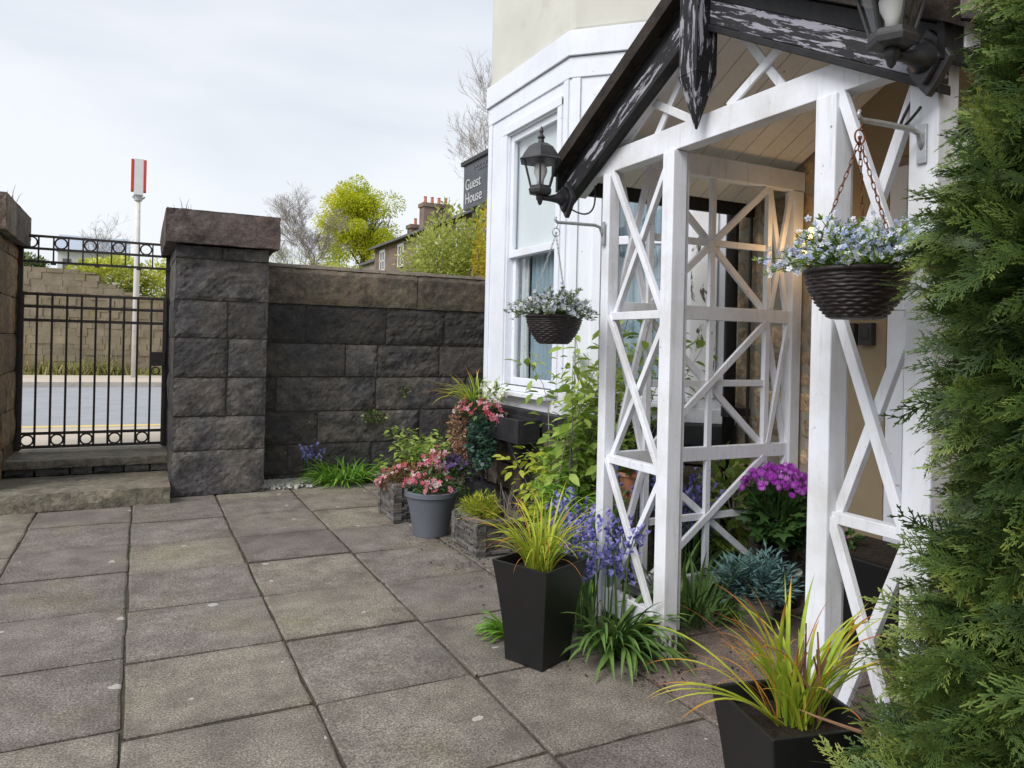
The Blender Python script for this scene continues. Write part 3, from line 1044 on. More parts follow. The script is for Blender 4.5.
def strip(name, y0, y1, z, matn, z0=-.2, x0=-60, x1=60):
    b = MB()
    c = [rotstreet(x0, y0), rotstreet(x1, y0), rotstreet(x1, y1), rotstreet(x0, y1)]
    b.hexa([(p[0], p[1], z0) for p in c] + [(p[0], p[1], z) for p in c])
    return structure(b.build(name, matn))


b = MB()
c0, c1 = rotstreet(-20, 9.55), rotstreet(20, 9.55)
b.hexa([(-20, 7.76, -.2), (20, 7.76, -.2), (c1[0], c1[1], -.2), (c0[0], c0[1], -.2), (-20, 7.76, .26), (20, 7.76, .26), (c1[0], c1[1], .26), (c0[0], c0[1], .26)])
structure(b.build('pavement_near', 'pavement'))
strip('kerb_near', 9.552, 9.70, .255, 'kerbstone')
strip('road', 9.702, 17.4, .236, 'asphalt')
strip('yellow_road_line', 9.86, 10.04, .241, 'yellow_line', .2)
strip('kerb_far', 17.402, 17.55, .34, 'kerbstone')
strip('pavement_far', 17.552, 20.9, .336, 'pavement')

# retaining wall over the road, falling to the right
rw = thing('retaining_wall', 'long brown stone retaining wall across the road, stepping down to the right', 'wall', (-.5, 20.9, .26))
b = MB()
rg = random.Random(12)
prof = [(-14, 3.1), (-2.05, 2.9), (-1.35, 2.46), (.3, 2.16), (14, 2.05), (30, 2.0)]


def topz(x):
    for (xa, za), (xb, zb) in zip(prof[:-1], prof[1:]):
        if xa <= x <= xb:
            return za + (zb - za) * (x - xa) / (xb - xa)
    return prof[-1][1]


z = .26
while z < 3.1:
    h = rg.uniform(.10, .2); x = -14 + rg.uniform(0, .3)
    while x < 29:
        w = rg.uniform(.15, .45)
        zt = min(z + h, topz(x + w / 2))
        if zt > z + .04:
            p = [rotstreet(x + .004, 20.9 - rg.uniform(0, .035)), rotstreet(x + w - .004, 20.9 - rg.uniform(0, .035)), rotstreet(x + w - .01, 21.25), rotstreet(x + .01, 21.25)]
            b.hexa([(q[0], q[1], z + .001) for q in p] + [(q[0], q[1], zt) for q in p], rg.random())
        x += w
    z += h
b.build('stonework', 'retaining_stone', rw)
b = MB()
for (xa, za), (xb, zb) in zip(prof[:-1], prof[1:]):
    p = [rotstreet(xa, 20.912), rotstreet(xb, 20.912), rotstreet(xb, 21.22), rotstreet(xa, 21.22)]
    zs = [za - .03, zb - .03, zb - .03, za - .03]
    b.hexa([(q[0], q[1], .2) for q in p] + [(q[0], q[1], z_) for q, z_ in zip(p, zs)])
b.build('backing', 'retaining_stone', rw)

# bank and hill beyond
vs_ = []; fs_ = []
NX, NY = 80, 40
for j in range(NY + 1):
    for i in range(NX + 1):
        u = i / NX; w = (j / NY) ** 2
        x = -160 + 420 * u; y = 21.3 + 300 * w
        if abs(x) < 60 and j < 2: pass
        d = y - 21.3
        hz = 1.9 + min(d, 30) * .03 + min(max(d - 20, 0), 260) * .012
        hz += .25 * mnoise.noise(Vector((x * .15, y * .15, 0))) * min(1, d / 6)
        q = rotstreet(x, y)
        vs_.append((q[0], q[1], hz))
for j in range(NY):
    for i in range(NX):
        fs_.append((j * (NX + 1) + i, j * (NX + 1) + i + 1, (j + 1) * (NX + 1) + i + 1, (j + 1) * (NX + 1) + i))
b = MB(); b.add(vs_, fs_)
structure(b.build('hill', 'bank_grass', smooth=True))


def hz_at(x, y):
    d = max(0, y - 21.3 + .0699 * x)
    return 1.9 + min(d, 30) * .03 + min(max(d - 20, 0), 260) * .012


# shrubs on the bank over the retaining wall
def shrub(name, label, cat, c, rad, n, matn, size, seed, group=None, tmpl=DIA, stems=6, zmin=-.4, shell=.35, lumps=9):
    rt_ = thing(name, label, cat, (c[0], c[1], c[2] - rad[2] * .8), group)
    cl = Cloud()
    leaf_mound(cl, tmpl, c, rad, n, size, seed, zmin, shell, (0, 1), lumps)
    cl.build('foliage', matn, rt_)
    b = MB(); rg = random.Random(seed)
    for k in range(stems):
        d = ray_dir(rg, .2, 1)
        p0 = Vector((c[0], c[1], c[2] - rad[2] * .85)); p1 = Vector(c) + Vector(d * np.array(rad) * .75)
        m_ = (p0 + p1) / 2 + Vector((rg.gauss(0, .06), rg.gauss(0, .06), 0)) * max(rad)
        b.tube([tuple(p0), tuple(m_), tuple(p1)], [max(rad) * .03, max(rad) * .02, max(rad) * .008], 5)
    b.build('stem', 'twig', rt_)
    return rt_


bank = [(-2.9, 22.6, 2.85, (.8, .6, .5), 'leaf_variegated', 'dull green low shrub on the bank left of the others, over the stepped-down wall top'),
        (-.75, 22.0, 2.62, (1.0, .7, .85), 'bank_leaf', 'bright yellow-green shrub on the bank behind the middle of the gate grille'),
        (.75, 22.0, 2.45, (1.15, .75, .9), 'bank_leaf', 'pale willow-green shrub on the bank just behind the striped sign pole'),
        (1.9, 22.4, 2.5, (1.0, .8, .9), 'bank_leaf', 'yellow-green shrub on the bank half hidden by the dark gate pier')]
for i, (x, y, z, rad, mt, lab) in enumerate(bank):
    shrub('bank_shrub', lab, 'shrub', (x, y, z), rad, 3600, mt, (.07, .15), 80 + i, 'shrubs on the bank across the road')

vg = thing('verge_weeds', 'yellowish rough grass tufts along the foot of the retaining wall', 'grass', (0, 20.5, .33))
rgv = random.Random(15); WL_ = []
cl = Cloud()
for _ in range(90):
    x0 = rgv.uniform(-5, 6); hgt = rgv.uniform(.12, .55) * (.4 + 1.1 * abs(mnoise.noise(Vector((x0 * .9, 3, 1)))))
    for k in range(rgv.randint(14, 40)):
        d = np.array((rgv.gauss(0, .35), rgv.gauss(0, .35), 1))
        L = hgt * rgv.uniform(.5, 1.3)
        q_ = rotstreet(x0 + rgv.gauss(0, .16), 20.72 - abs(rgv.gauss(0, .1)))
        cl.put(NEEDLE[0] * np.array((.35 * .5 / L, L, L)) * np.array((rgv.uniform(.6, 1.6), 1, 1)), NEEDLE[1], basis(d, (rgv.gauss(0, 1), rgv.gauss(0, 1), 0)), (q_[0], q_[1], .335), rgv.random())
bpy.data.objects.remove(vg)
vg = cl.build('verge_weeds', 'verge_leaf', loc=(0, 20.5, .33))
vg['kind'] = 'stuff'; vg['label'] = 'yellowish rough grass along the foot of the retaining wall'

# sign on a pole
PX, PY = -.10, 19.6
sp = thing('striped_sign', 'white sign box with red edges on a tall peeling pole across the road', 'sign', (PX, PY, .26))
b = MB(); b.tube([(PX, PY, .26), (PX, PY, 3.0), (PX, PY, 4.6)], [.075, .065, .05], 12); autosmooth(b.build('pole', 'pole_white', sp))
b = MB(); b.box(PX - .10, PX + .10, PY - .14, PY + .14, 4.62, 5.47); b.build('sign_box', 'sign_white', sp, bevel=.01)
for dx in (-.132, .132):
    b = MB(); b.box(PX + dx - .03, PX + dx + .03, PY - .146, PY + .146, 4.72, 5.45); b.build('red_edge', 'sign_red', sp, bevel=.006)
b = MB(); b.tube([(PX - .12, PY, 4.60), (PX - .06, PY, 4.53), (PX + .06, PY, 4.53), (PX + .14, PY, 4.60)], .02, 8); b.build('bracket', 'galvanised', sp)
b = MB(); b.lathe([(.085, 4.5), (.085, 4.62)], (PX, PY, 0), 12); b.build('collar', 'galvanised', sp)

# pale building far behind the gate grille
bl = thing('distant_building', 'pale building with a blue-grey roof far behind the gate grille', 'building', (-2, 62, 3))
b = MB(); b.box(-5.2, -1.0, 60, 66, 2.2, 7.2); b.build('wall', 'far_white', bl)
b = MB(); b.prism([(59.6, 7.2), (66.4, 7.2), (63, 8.6)], lambda p, q, a: (a, p, q), -5.4, -.8); b.build('roof', 'far_blue', bl)
for k in range(4):
    b = MB(); b.box(-4.9 + k * 1.0, -4.4 + k * 1.0, 59.95, 60.05, 5.2, 6.6); b.build('window', 'far_slate', bl)

# ------------------------------------------------------------------ terrace of houses on the hill
HX = 13.6
tr = thing('terraced_house', 'dark stone terrace of houses with white windows and red chimney pots above the wall', 'house', (HX + 3, 38, 2))


def hfar(x, y): return hz_at(x, y)


b = MB(); b.box(HX, HX + 6.4, 27.5, 47.3, 1.5, 7.4); b.build('wall', 'house_brick', tr)
b = MB(); b.prism([(HX - .3, 7.35), (HX + 6.7, 7.35), (HX + 3.2, 8.9)], lambda p, q, a: (p, a, q), 27.3, 47.45); b.build('roof', 'far_slate', tr)
b = MB(); b.bar((HX - .32, 27.3, 7.33), (HX - .32, 47.4, 7.33), .12, .12); b.build('gutter', 'far_slate', tr)
ywin = [45.5, 41.8, 38.4, 35.5, 32.7, 30.0]
for k, y in enumerate(ywin):
    for (za, zb) in ((5.85, 7.0), (2.6, 4.1)):
        b = MB()
        b.box(HX - .05, HX + .05, y - .55, y - .42, za, zb); b.box(HX - .05, HX + .05, y + .42, y + .55, za, zb)
        b.box(HX - .05, HX + .05, y - .06, y + .06, za, zb)
        b.box(HX - .055, HX + .05, y - .57, y + .57, za - .12, za + .02); b.box(HX - .055, HX + .05, y - .57, y + .57, zb - .05, zb + .12)
        b.box(HX - .05, HX + .05, y - .5, y + .5, (za + zb) / 2 - .05, (za + zb) / 2 + .05)
        w = b.build('window', 'far_white', tr)
        b = MB(); b.box(HX - .02, HX + .01, y - .5, y + .5, za, zb); b.build('pane', 'far_slate', w)
for i, (x, y, z1, npot) in enumerate(((HX + 2.6, 46.9, 9.1, 1), (HX + 3.2, 44.8, 10.2, 4), (HX + 3.2, 37.0, 9.6, 3), (HX + 2.6, 30.0, 10.4, 2))):
    b = MB(); wx = .25 + .17 * npot; b.box(x - wx, x + wx, y - .4, y + .4, 7.4, z1 - .25); b.box(x - wx - .08, x + wx + .08, y - .48, y + .48, z1 - .248, z1)
    cb = b.build('chimney', 'house_brick', tr)
    for k in range(npot):
        b = MB(); b.lathe([(.12, 0), (.09, .40), (.12, .42), (.11, .46)], (x - wx + 2 * wx * (k + .5) / npot, y, z1), 10)
        b.build('chimney_pot', 'chimney_pot', cb)
lt = thing('outbuilding', 'low stone outbuilding at the far end of the dark terrace', 'house', (HX + 2, 49, 2))
b = MB(); b.box(HX + .2, HX + 5.5, 47.5, 51, 1.5, 6.6); b.build('wall', 'house_stone', lt)
b = MB(); b.hexa([(HX, 47.46, 6.58), (HX + 5.7, 47.46, 6.58), (HX + 5.7, 51.2, 6.58), (HX, 51.2, 6.58), (HX, 47.46, 6.75), (HX + 5.7, 47.46, 7.6), (HX + 5.7, 51.2, 7.6), (HX, 51.2, 6.75)]); b.build('roof', 'far_slate', lt)

# guest house sign with posts
SX = 4.05
gs = thing('guest_house_sign', 'dark grey board reading Guest House in white, standing above the hedge by the house', 'sign', (SX, 9.0, .26))
b = MB(); b.box(SX - .03, SX + .03, 8.25, 9.62, 3.17, 3.79); b.build('board', 'sign_board', gs, bevel=.006)
b = MB(); b.box(SX - .06, SX + .06, 8.2, 9.67, 3.79, 3.85); b.build('cap_rail', 'lead_box', gs, bevel=.006)
for y in (8.5, 9.4):
    b = MB(); b.box(SX + .032, SX + .11, y - .05, y + .05, .2, 3.8); b.build('post', 'bark', gs)


def text(s, size, y, z, matn, parent, name='lettering', shear=0.):
    cu = bpy.data.curves.new(name, 'FONT')
    cu.body = s; cu.size = size; cu.extrude = .004; cu.align_x = 'LEFT'; cu.shear = shear
    cu.offset = .0005
    t = bpy.data.objects.new(name, cu)
    COL.objects.link(t)
    me = bpy.data.meshes.new_from_object(t)
    bpy.data.objects.remove(t)
    Mt = Matrix(((0, 0, -1), (-1, 0, 0), (0, 1, 0)))
    vv = np.array([list(Mt @ v.co + Vector((SX - .035, y, z))) for v in me.vertices])
    return link_mesh(name, vv, [tuple(p.vertices) for p in me.polygons], matn, parent)


text('Guest', .215, 9.54, 3.43, 'sign_letter', gs)
text('House', .215, 9.54, 3.24, 'sign_letter', gs)
b = MB()
for y0, y1, z in ((8.6, 9.3, 3.70), (8.75, 9.15, 3.655)):
    pts = [(SX - .034, y0 + (y1 - y0) * k / 24, z + .02 * math.sin(k * 1.9) + .01 * math.sin(k * 3.1)) for k in range(25)]
    b.tube(pts, .006, 4)
b.build('faint_scroll', 'sign_letter_faint', gs)

# hedge plants below the sign, beyond the wall
shrub('hedge_shrub', 'tall willow-green bush growing behind the wall in front of the terrace', 'shrub', (3.34, 8.72, 1.88), (.54, .6, 1.16), 9500, 'hedge_willow', (.035, .08), 101, 'bushes behind the wall', DIA, 9, -.9, .15)
shrub('hedge_shrub', 'pale green bush with narrow leaves directly under the guest house sign', 'shrub', (3.76, 8.55, 1.95), (.36, .5, 1.08), 6500, 'hedge_willow', (.035, .08), 102, 'bushes behind the wall', DIA, 9, -.9, .15)
shrub('hedge_shrub', 'golden yellow bush behind the wall, right beside the bay of the house', 'shrub', (3.66, 7.95, 1.9), (.24, .4, 1.0), 5500, 'hedge_gold', (.03, .065), 103, 'bushes behind the wall', DIA, 9, -.9, .15)


# trees
def leafy_tree(name, label, base, height, crown_c, crown_r, n, matn, size, seed, group=None):
    rt_ = thing(name, label, 'tree', base, group)
    rg = random.Random(seed)
    b = MB(); tips = []
    branch_tree(b, base, (0, 0, 1), height * .34, height * .022, 4, rg, tips, .55, .7, .25, 7)
    b.build('trunk', 'bark', rt_)
    cl = Cloud()
    cc = np.array(crown_c); cr_ = np.array(crown_r)
    lum = []
    for k in range(70):
        d = ray_dir(rg, -.9, 1)
        lum.append((cc + d * cr_ * rg.uniform(.25, .92), rg.uniform(.12, .25) * cr_.max()))
    for c_, r_ in lum:
        t0 = rg.uniform(0, .45)
        for _ in range(n // 70):
            d = ray_dir(rg, -1, 1)
            p = c_ + d * r_ * rg.random() ** .4 * np.array((1, 1, .8))
            s = rg.uniform(*size)
            cl.put(DIA[0] * s, DIA[1], basis(d + np.array((0, 0, -.3)), (rg.gauss(0, .5), rg.gauss(0, .5), 1), rg.uniform(-1, 1)), p, t0 + rg.uniform(0, .55))
    cl.build('crown', matn, rt_)
    return rt_


def bare_tree(name, label, base, height, depth, seed, spread=.5, group=None, r=None):
    rt_ = thing(name, label, 'tree', base, group)
    rg = random.Random(seed)
    b = MB(); tips = []
    branch_tree(b, base, (rg.gauss(0, .05), rg.gauss(0, .05), 1), height * .30, r or height * .016, 1, rg, tips, .15, .85, .3, 7, (1, 1))
    b.build('trunk', 'twig', rt_)
    top = tips[-1][0]
    c = MB(); tt = []
    for k in range(4):
        branch_tree(c, tuple(top - Vector((0, 0, height * .05 * k))), (rg.gauss(0, spread), rg.gauss(0, spread), 1), height * .24, height * .0055, depth, rg, tt, spread, .6, .10, 5)
    c.build('crown', 'twig', rt_)
    return rt_


leafy_tree('leafy_tree', 'bright yellow-green tree in fresh leaf standing behind the dark stone wall', (14.8, 56, 3.0), 10.5, (14.9, 56, 10.2), (3.7, 3.4, 5.4), 40000, 'tree_lime', (.11, .23), 120)
shrub('bank_shrub', 'yellow-green low bush at the foot of the bright tree', 'shrub', (13.2, 54.0, 5.2), (4.2, 1.8, 1.8), 5000, 'tree_lime', (.12, .22), 121, 'shrubs on the bank across the road')
bare_tree('bare_tree', 'leafless brown tree left of the bright yellow-green tree', (7.0, 35.0, 2.6), 4.9, 6, 131, .5, 'leafless trees')
bare_tree('bare_tree', 'small leafless tree just right of the dark gate pier', (6.1, 36.0, 2.6), 4.0, 6, 132, .55, 'leafless trees')
bare_tree('bare_tree', 'tall leafless tree showing above the guest house sign', (11.0, 24.6, 2.0), 8.0, 6, 133, .42, 'leafless trees')
bare_tree('bare_tree', 'small faint leafless tree seen over the gate grille', (-2.2, 50.0, 3.2), 4.6, 5, 134, .5, 'leafless trees')
shrub('bank_shrub', 'dull olive thicket under the leafless trees by the pier', 'shrub', (6.3, 33.5, 3.7), (2.6, 1.5, 1.5), 2600, 'hedge_willow', (.08, .16), 122, 'shrubs on the bank across the road', NARROW)
# ------------------------------------------------------------------ the house
WX = 3.27
hs = thing('house', 'stone house with a cream and white two-storey bay window beside the porch', 'house', (WX, 3, 0))
# main wall of coursed rubble
b = MB()
rg = random.Random(31)
lv = [0]
while lv[-1] < 5.0:
    lv.append(lv[-1] + rg.uniform(.13, .24))
jt = []
for k in range(len(lv) - 1):
    js = []; y = -1.0 + rg.uniform(0, .3)
    while y < 3.5:
        js.append(y); y += rg.uniform(.16, .42)
    jt.append(js)
jA = [[j for j in js if 2.72 < j < 3.46] for js in jt]
lo = [i for i in range(len(lv)) if lv[i] < 2.7]
blockwork(b, FXm(WX), 2.72, 3.46, lv[:len(lo) + 1], jA, .026, .013, 32, .025)
b.build('rubble_wall', 'rubble', hs)
b = MB()
zt = lv[len(lo)]
blockwork(b, FXm(WX), -1.0, 3.46, lv[len(lo):], jt[len(lo):], .022, .009, 33, .06)
b.build('upper_wall', 'pebble_stone', hs)
b = MB(); b.box(WX - .002, WX + .0119, 2.722, 3.44, 0, zt); b.build('pointing', 'mortar_pale', hs)
b = MB(); b.box(WX + .012, WX + 5, -6, 6.6, 0, 6.0); b.build('wall_core', 'mortar_pale', hs)
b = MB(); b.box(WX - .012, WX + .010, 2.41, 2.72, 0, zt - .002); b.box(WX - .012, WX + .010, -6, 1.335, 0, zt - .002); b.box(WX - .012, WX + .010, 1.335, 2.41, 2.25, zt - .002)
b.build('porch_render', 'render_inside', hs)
b = MB(); b.prism([(WX - .35, 6.0), (WX + 5.3, 6.0), (WX + 2.5, 8.6)], lambda p, q, a: (p, a, q), -6.2, 6.8); b.build('roof', 'far_slate', hs)
# door
b = MB(); b.box(WX - .03, WX + .011, 2.302, 2.395, 0, 2.2); b.box(WX - .03, WX + .011, 1.35, 1.43, 0, 2.2); b.box(WX - .03, WX + .011, 1.43, 2.302, 2.1, 2.2)
dr = b.build('door_frame', 'white_gloss', hs, bevel=.006)
b = MB(); b.box(WX - .012, WX + .011, 1.432, 2.30, .02, 2.098)
for (y0, y1, z0, z1) in ((1.52, 1.82, .2, .9), (1.91, 2.21, .2, .9), (1.52, 1.82, 1.05, 1.95), (1.91, 2.21, 1.05, 1.95)):
    b.box(WX - .02, WX - .0125, y0, y1, z0, z1)
dd = b.build('door', 'door_green', hs, bevel=.004)
b = MB(); b.lathe([(.012, 0), (.03, .02), (.03, .04), (.012, .055)], (0, 0, 0), 14)
b.v = [(WX - .015 - z, 2.22 + x, 1.05 + y) for x, y, z in b.v]
b.build('handle', 'galvanised', dd)

# bay window ---------------------------------------------------------------
BX, BY0, BY1 = 2.5, 4.196, 5.46
FB = lambda s, o, z: (BX - o, BY0 + s, z)            # front face
q = math.sqrt(.5)
FC = lambda s, o, z: (BX + q * s - q * o, BY0 - q * s - q * o, z)      # near canted face
LC = (WX - BX) / q
FD = lambda s, o, z: (BX + q * s - q * o, BY1 + q * s + q * o, z)      # far canted face
LF = BY1 - BY0


def bayband(b, off, z0, z1, back=.06):
    """a band that wraps the three faces with mitred corners"""
    t = math.tan(R(22.5))
    for F, L, m0, m1 in ((FB, LF, 1, 1), (FC, LC, 1, 0), (FD, LC, 1, 0)):
        a0 = -t * off if m0 else 0; b0 = L + (t * off if m1 else 0)
        a1 = t * back if m0 else 0; b1 = L - (t * back if m1 else 0)
        b.hexa([F(a0, off, z0), F(b0, off, z0), F(b1, -back, z0), F(a1, -back, z0), F(a0, off, z1), F(b0, off, z1), F(b1, -back, z1), F(a1, -back, z1)])


t_ = math.tan(R(22.5))


def bay_core(b, inset, z0, z1):
    pts = [FC(LC, -inset, 0), FB(t_ * inset, -inset, 0), FB(LF - t_ * inset, -inset, 0), FD(LC, -inset, 0), (WX + .05, FD(LC, -inset, 0)[1], 0), (WX + .05, FC(LC, -inset, 0)[1], 0)]
    n = len(pts)
    b.add([(p[0], p[1], z0) for p in pts] + [(p[0], p[1], z1) for p in pts], [tuple(range(n)), tuple(reversed(range(n, 2 * n)))] + [(i, n + i, n + (i + 1) % n, (i + 1) % n) for i in range(n)])


b = MB(); bay_core(b, .0, 3.372, 5.6); b.build('bay_render', 'render_cream', hs, bevel=.05)
b = MB(); bay_core(b, .24, .7, 3.30); b.build('bay_interior', 'room_dark', hs)
# timber facing round the openings
b = MB()
FW0, FW1, WZ0, WZ1 = .155, .90, 1.0, 2.90
CW0, CW1 = .24, .74
for F, L, a, c_ in ((FB, LF, FW0, FW1), (FC, LC, CW0, CW1), (FD, LC, CW0, CW1)):
    b.fbox(F, 0.002, a, -.2, 0, WZ0, 3.08); b.fbox(F, c_, L - .002, -.2, 0, WZ0, 3.08)
    b.fbox(F, a, c_, -.2, 0, WZ1, 3.08)
    b.fbox(F, a - .07, a - .012, 0, .016, WZ0 + .0, WZ1 + .06); b.fbox(F, c_ + .012, c_ + .07, 0, .016, WZ0, WZ1 + .06)
    b.fbox(F, a - .07, c_ + .07, 0, .02, WZ1 + .012, WZ1 + .075)
b.build('bay_facing', 'white_gloss', hs, bevel=.003)
b = MB(); bayband(b, .012, 3.064, 3.20); b.build('lower_fascia', 'white_gloss', hs, bevel=.004)
b = MB(); bayband(b, .03, 3.204, 3.37); b.build('upper_fascia', 'white_gloss', hs, bevel=.004)
b = MB(); bayband(b, .006, 3.195, 3.21, .03); b.build('fascia_groove', 'lead_box', hs)
# corner posts with grooves
for F, s0, s1 in ((FB, .012, .07), (FC, .012, .07), (FB, LF - .07, LF - .012), (FD, .012, .07)):
    b = MB(); b.fbox(F, s0, s1, 0, .014, WZ0, 3.06); b.build('corner_post', 'white_gloss', hs, bevel=.004)
b = MB(); b.fbox(FC, .80, .96, 0, .018, 1.0, 3.05); b.build('peeling_casing', 'peeling_casing', hs, bevel=.003)


def sash(F, a, c_, name='window'):
    b = MB()
    zm = 1.985
    for (z0, z1, o) in ((zm - .02, WZ1, -.02), (WZ0, zm + .03, -.056)):
        b.fbox(F, a, a + .045, o - .035, o, z0, z1); b.fbox(F, c_ - .045, c_, o - .035, o, z0, z1)
        b.fbox(F, a + .045, c_ - .045, o - .035, o, z1 - .05, z1); b.fbox(F, a + .045, c_ - .045, o - .035, o, z0, z0 + .055)
    w = b.build(name, 'white_gloss', hs, bevel=.004)
    for (z0, z1, o) in ((zm + .035, WZ1 - .05, -.04), (WZ0 + .055, zm - .02, -.075)):
        b = MB(); b.fbox(F, a + .04, c_ - .04, o - .004, o, z0, z1); b.build('pane', 'window_glass', w)
    b = MB(); b.fbox(F, a - .09, c_ + .09, -.05, .05, WZ0 - .035, WZ0 - .002); b.fbox(F, a - .02, c_ + .02, -.05, .09, WZ0 - .07, WZ0 - .037)
    b.build('sill', 'white_gloss', w, bevel=.005)
    return w


sash(FB, FW0, FW1); sash(FC, CW0, CW1); sash(FD, CW0, CW1)
# below the windows
b = MB(); bayband(b, .012, .842, .93); bayband(b, .004, .90, .998); b.build('apron', 'white_timber', hs, bevel=.004)
b = MB()
lvb = [.225, .42, .58, .70]
blockwork(b, lambda s, o, z: FB(s, o + .04, z), -.02, LF + .02, lvb, [[.5, .9], [.3, .75], [.5, 1.0]], .02, .008, 51, .05, .2)
blockwork(b, lambda s, o, z: FC(s, o + .04, z), -.02, LC, lvb, [[.3, .7], [.5], [.3, .7]], .02, .008, 52, .05, .2)
blockwork(b, lambda s, o, z: FD(s, o + .04, z), -.02, LC, lvb, [[.3, .7], [.5], [.3, .7]], .02, .008, 53, .05, .2)
b.build('bay_stonework', 'pebble_stone', hs)
b = MB(); bayband(b, .07, .705, .84, .2); b.build('stone_sill', 'plinth_black', hs, bevel=.01)
b = MB(); bayband(b, .13, 0, .222, .25); b.build('plinth', 'plinth_black', hs, bevel=.012)

# curtains
def curtain(F, s0, s1, z0, z1, o, matn, label, seed, folds=7, amp=.018):
    vs_ = []; fs_ = []; n = 60; m_ = 6
    rg = random.Random(seed); ph = rg.uniform(0, 6)
    for j in range(m_ + 1):
        for i in range(n + 1):
            u = i / n; w = j / m_
            s = s0 + (s1 - s0) * u
            oo = o + amp * (math.sin(u * folds * 2 * math.pi + ph + .5 * math.sin(w * 3)) + .4 * math.sin(u * folds * 4.6 * math.pi + w))
            vs_.append(F(s, oo, z0 + (z1 - z0) * w))
    for j in range(m_):
        for i in range(n):
            fs_.append((j * (n + 1) + i, j * (n + 1) + i + 1, (j + 1) * (n + 1) + i + 1, (j + 1) * (n + 1) + i))
    p = F((s0 + s1) / 2, o, z0)
    ob = link_mesh('curtain', vs_, fs_, matn, None, None, True, 0, p)
    props(ob, label, 'curtain', 'curtains in the bay')


curtain(FB, .2, .68, 1.03, 1.99, -.13, 'curtain_blue', 'blue-grey curtain behind the lower pane of the front bay window', 1)
curtain(FB, .76, .86, 1.03, 1.99, -.13, 'curtain_white', 'narrow pale curtain edge at the dark far side of the front bay window', 2, 3)
curtain(FB, .18, .88, 1.99, 2.88, -.08, 'curtain_white', 'white blind drawn behind the upper pane of the front bay window', 3, 2, .004)
curtain(FC, .26, .72, 1.03, 2.88, -.185, 'curtain_blue', 'pale blue curtain in the slanted side window of the bay behind the trellis', 4)

# downpipe
b = MB(); b.tube([(WX - .10, 3.385, .23), (WX - .10, 3.385, 3.05), (WX - .075, 3.33, 3.4), (WX - .075, 3.33, 4.9)], .038, 14); dp = autosmooth(b.build('downpipe', 'black_metal', hs))
for z in (.9, 2.3, 3.6):
    b = MB(); b.lathe([(.046, z), (.046, z + .06)], (WX - .10, 3.385, 0) if z < 3 else (WX - .075, 3.33, 0), 14); b.box(WX - .07, WX - .012, 3.30, 3.42, z + .01, z + .05); b.build('pipe_bracket', 'black_metal', dp)
b = MB(); b.tube([(WX - .035, 3.30, .3), (WX - .035, 3.30, 3.0)], .010, 8); b.build('cable', 'black_metal', hs)

# lit bulkhead lamp and the little boxes by the door
lp = thing('wall_lamp', 'glowing warm round wall lamp inside the porch beside the rear trellis post', 'lamp', (WX, 2.78, 1.86))
b = MB(); b.box(WX - .03, WX - .012, 2.70, 2.86, 1.76, 1.96); b.build('backplate', 'black_metal', lp, bevel=.004)
b = MB(); b.lathe([(.002, .10), (.05, .092), (.085, .06), (.10, 0), (.10, -.05), (.085, -.1), (.05, -.13), (.002, -.14)], (0, 0, 0), 20)
b.v = [(WX - .085 + x * .5, 2.78 + y * .8, 1.87 + z) for x, y, z in b.v]
autosmooth(b.build('globe', 'lamp_glow', lp))
pl = bpy.data.lights.new('wall_lamp_light', 'POINT'); pl.energy = .8; pl.color = (1, .62, .28); pl.shadow_soft_size = .07
po = bpy.data.objects.new('wall_lamp_light', pl); COL.objects.link(po); po.location = (WX - .22, 2.76, 1.88)
for k, y in enumerate((2.60, 2.50)):
    b = MB(); b.box(WX - .05, WX - .013, y - .035, y + .035, 1.34, 1.45); b.box(WX - .056, WX - .0505, y - .02, y + .02, 1.37, 1.42)
    props(b.build('switch_box', 'lead_box', loc=(WX, y, 1.34), bevel=.004), ('small dark box on the cream porch wall, nearer the door frame' if k else 'small dark box on the cream porch wall, nearer the lit lamp'), 'box', 'small boxes on the porch wall')
# ------------------------------------------------------------------ the porch
PXF = 2.0
YL, YM, YO, YR = 2.955, 2.485, 1.685, 1.345
po_ = thing('porch', 'white trellis porch with a black and white peeling gable in front of the house door', 'porch', (PXF, 2.15, 0))
for (x, y, w) in ((PXF, YL, .060), (PXF, YM, .073), (PXF, YO, .080), (PXF, YR, .088), (WX - .06, YL, .07), (WX - .06, YR, .07)):
    b = MB(); b.box(x - w / 2, x + w / 2, y - w / 2, y + w / 2, 0.10, 2.128 if x == PXF else 2.178)
    # planted strip that gives the double edge
    if y in (YM, YO): b.box(x + w / 2 + .001, x + w / 2 + .028, y - w / 2 + .016, y + w / 2 - .016, .11, 2.127)
    p = b.build('post', 'white_timber', po_, bevel=.004)
    b = MB(); b.box(x - w / 2 - .002, x + w / 2 + .002, y - w / 2 - .002, y + w / 2 + .002, 0, .10); b.build('post_foot', 'post_foot_paint', p, bevel=.004)


def xpanel(y0, y1, levels, x=PXF, th=.032, w=.026):
    for z0, z1 in zip(levels[:-1], levels[1:]):
        b = MB()
        b.bar((x - .014, y0, z0), (x - .014, y1, z1), .024, w, (0, 0, 1))
        b.bar((x + .014, y0, z1), (x + .014, y1, z0), .026, w, (0, 0, 1))
        b.build('lattice_cross', 'white_timber', po_, bevel=.002)
    for z in levels[1:-1]:
        b = MB(); b.bar((x, y0, z), (x, y1, z), .04, .036); b.build('trellis_rail', 'white_timber', po_, bevel=.002)


LVX = [.10, .775, 1.446, 2.13]
xpanel(YM + .039, YL - .035, LVX)
xpanel(YR + .044, YO - .040, LVX, w=.034)
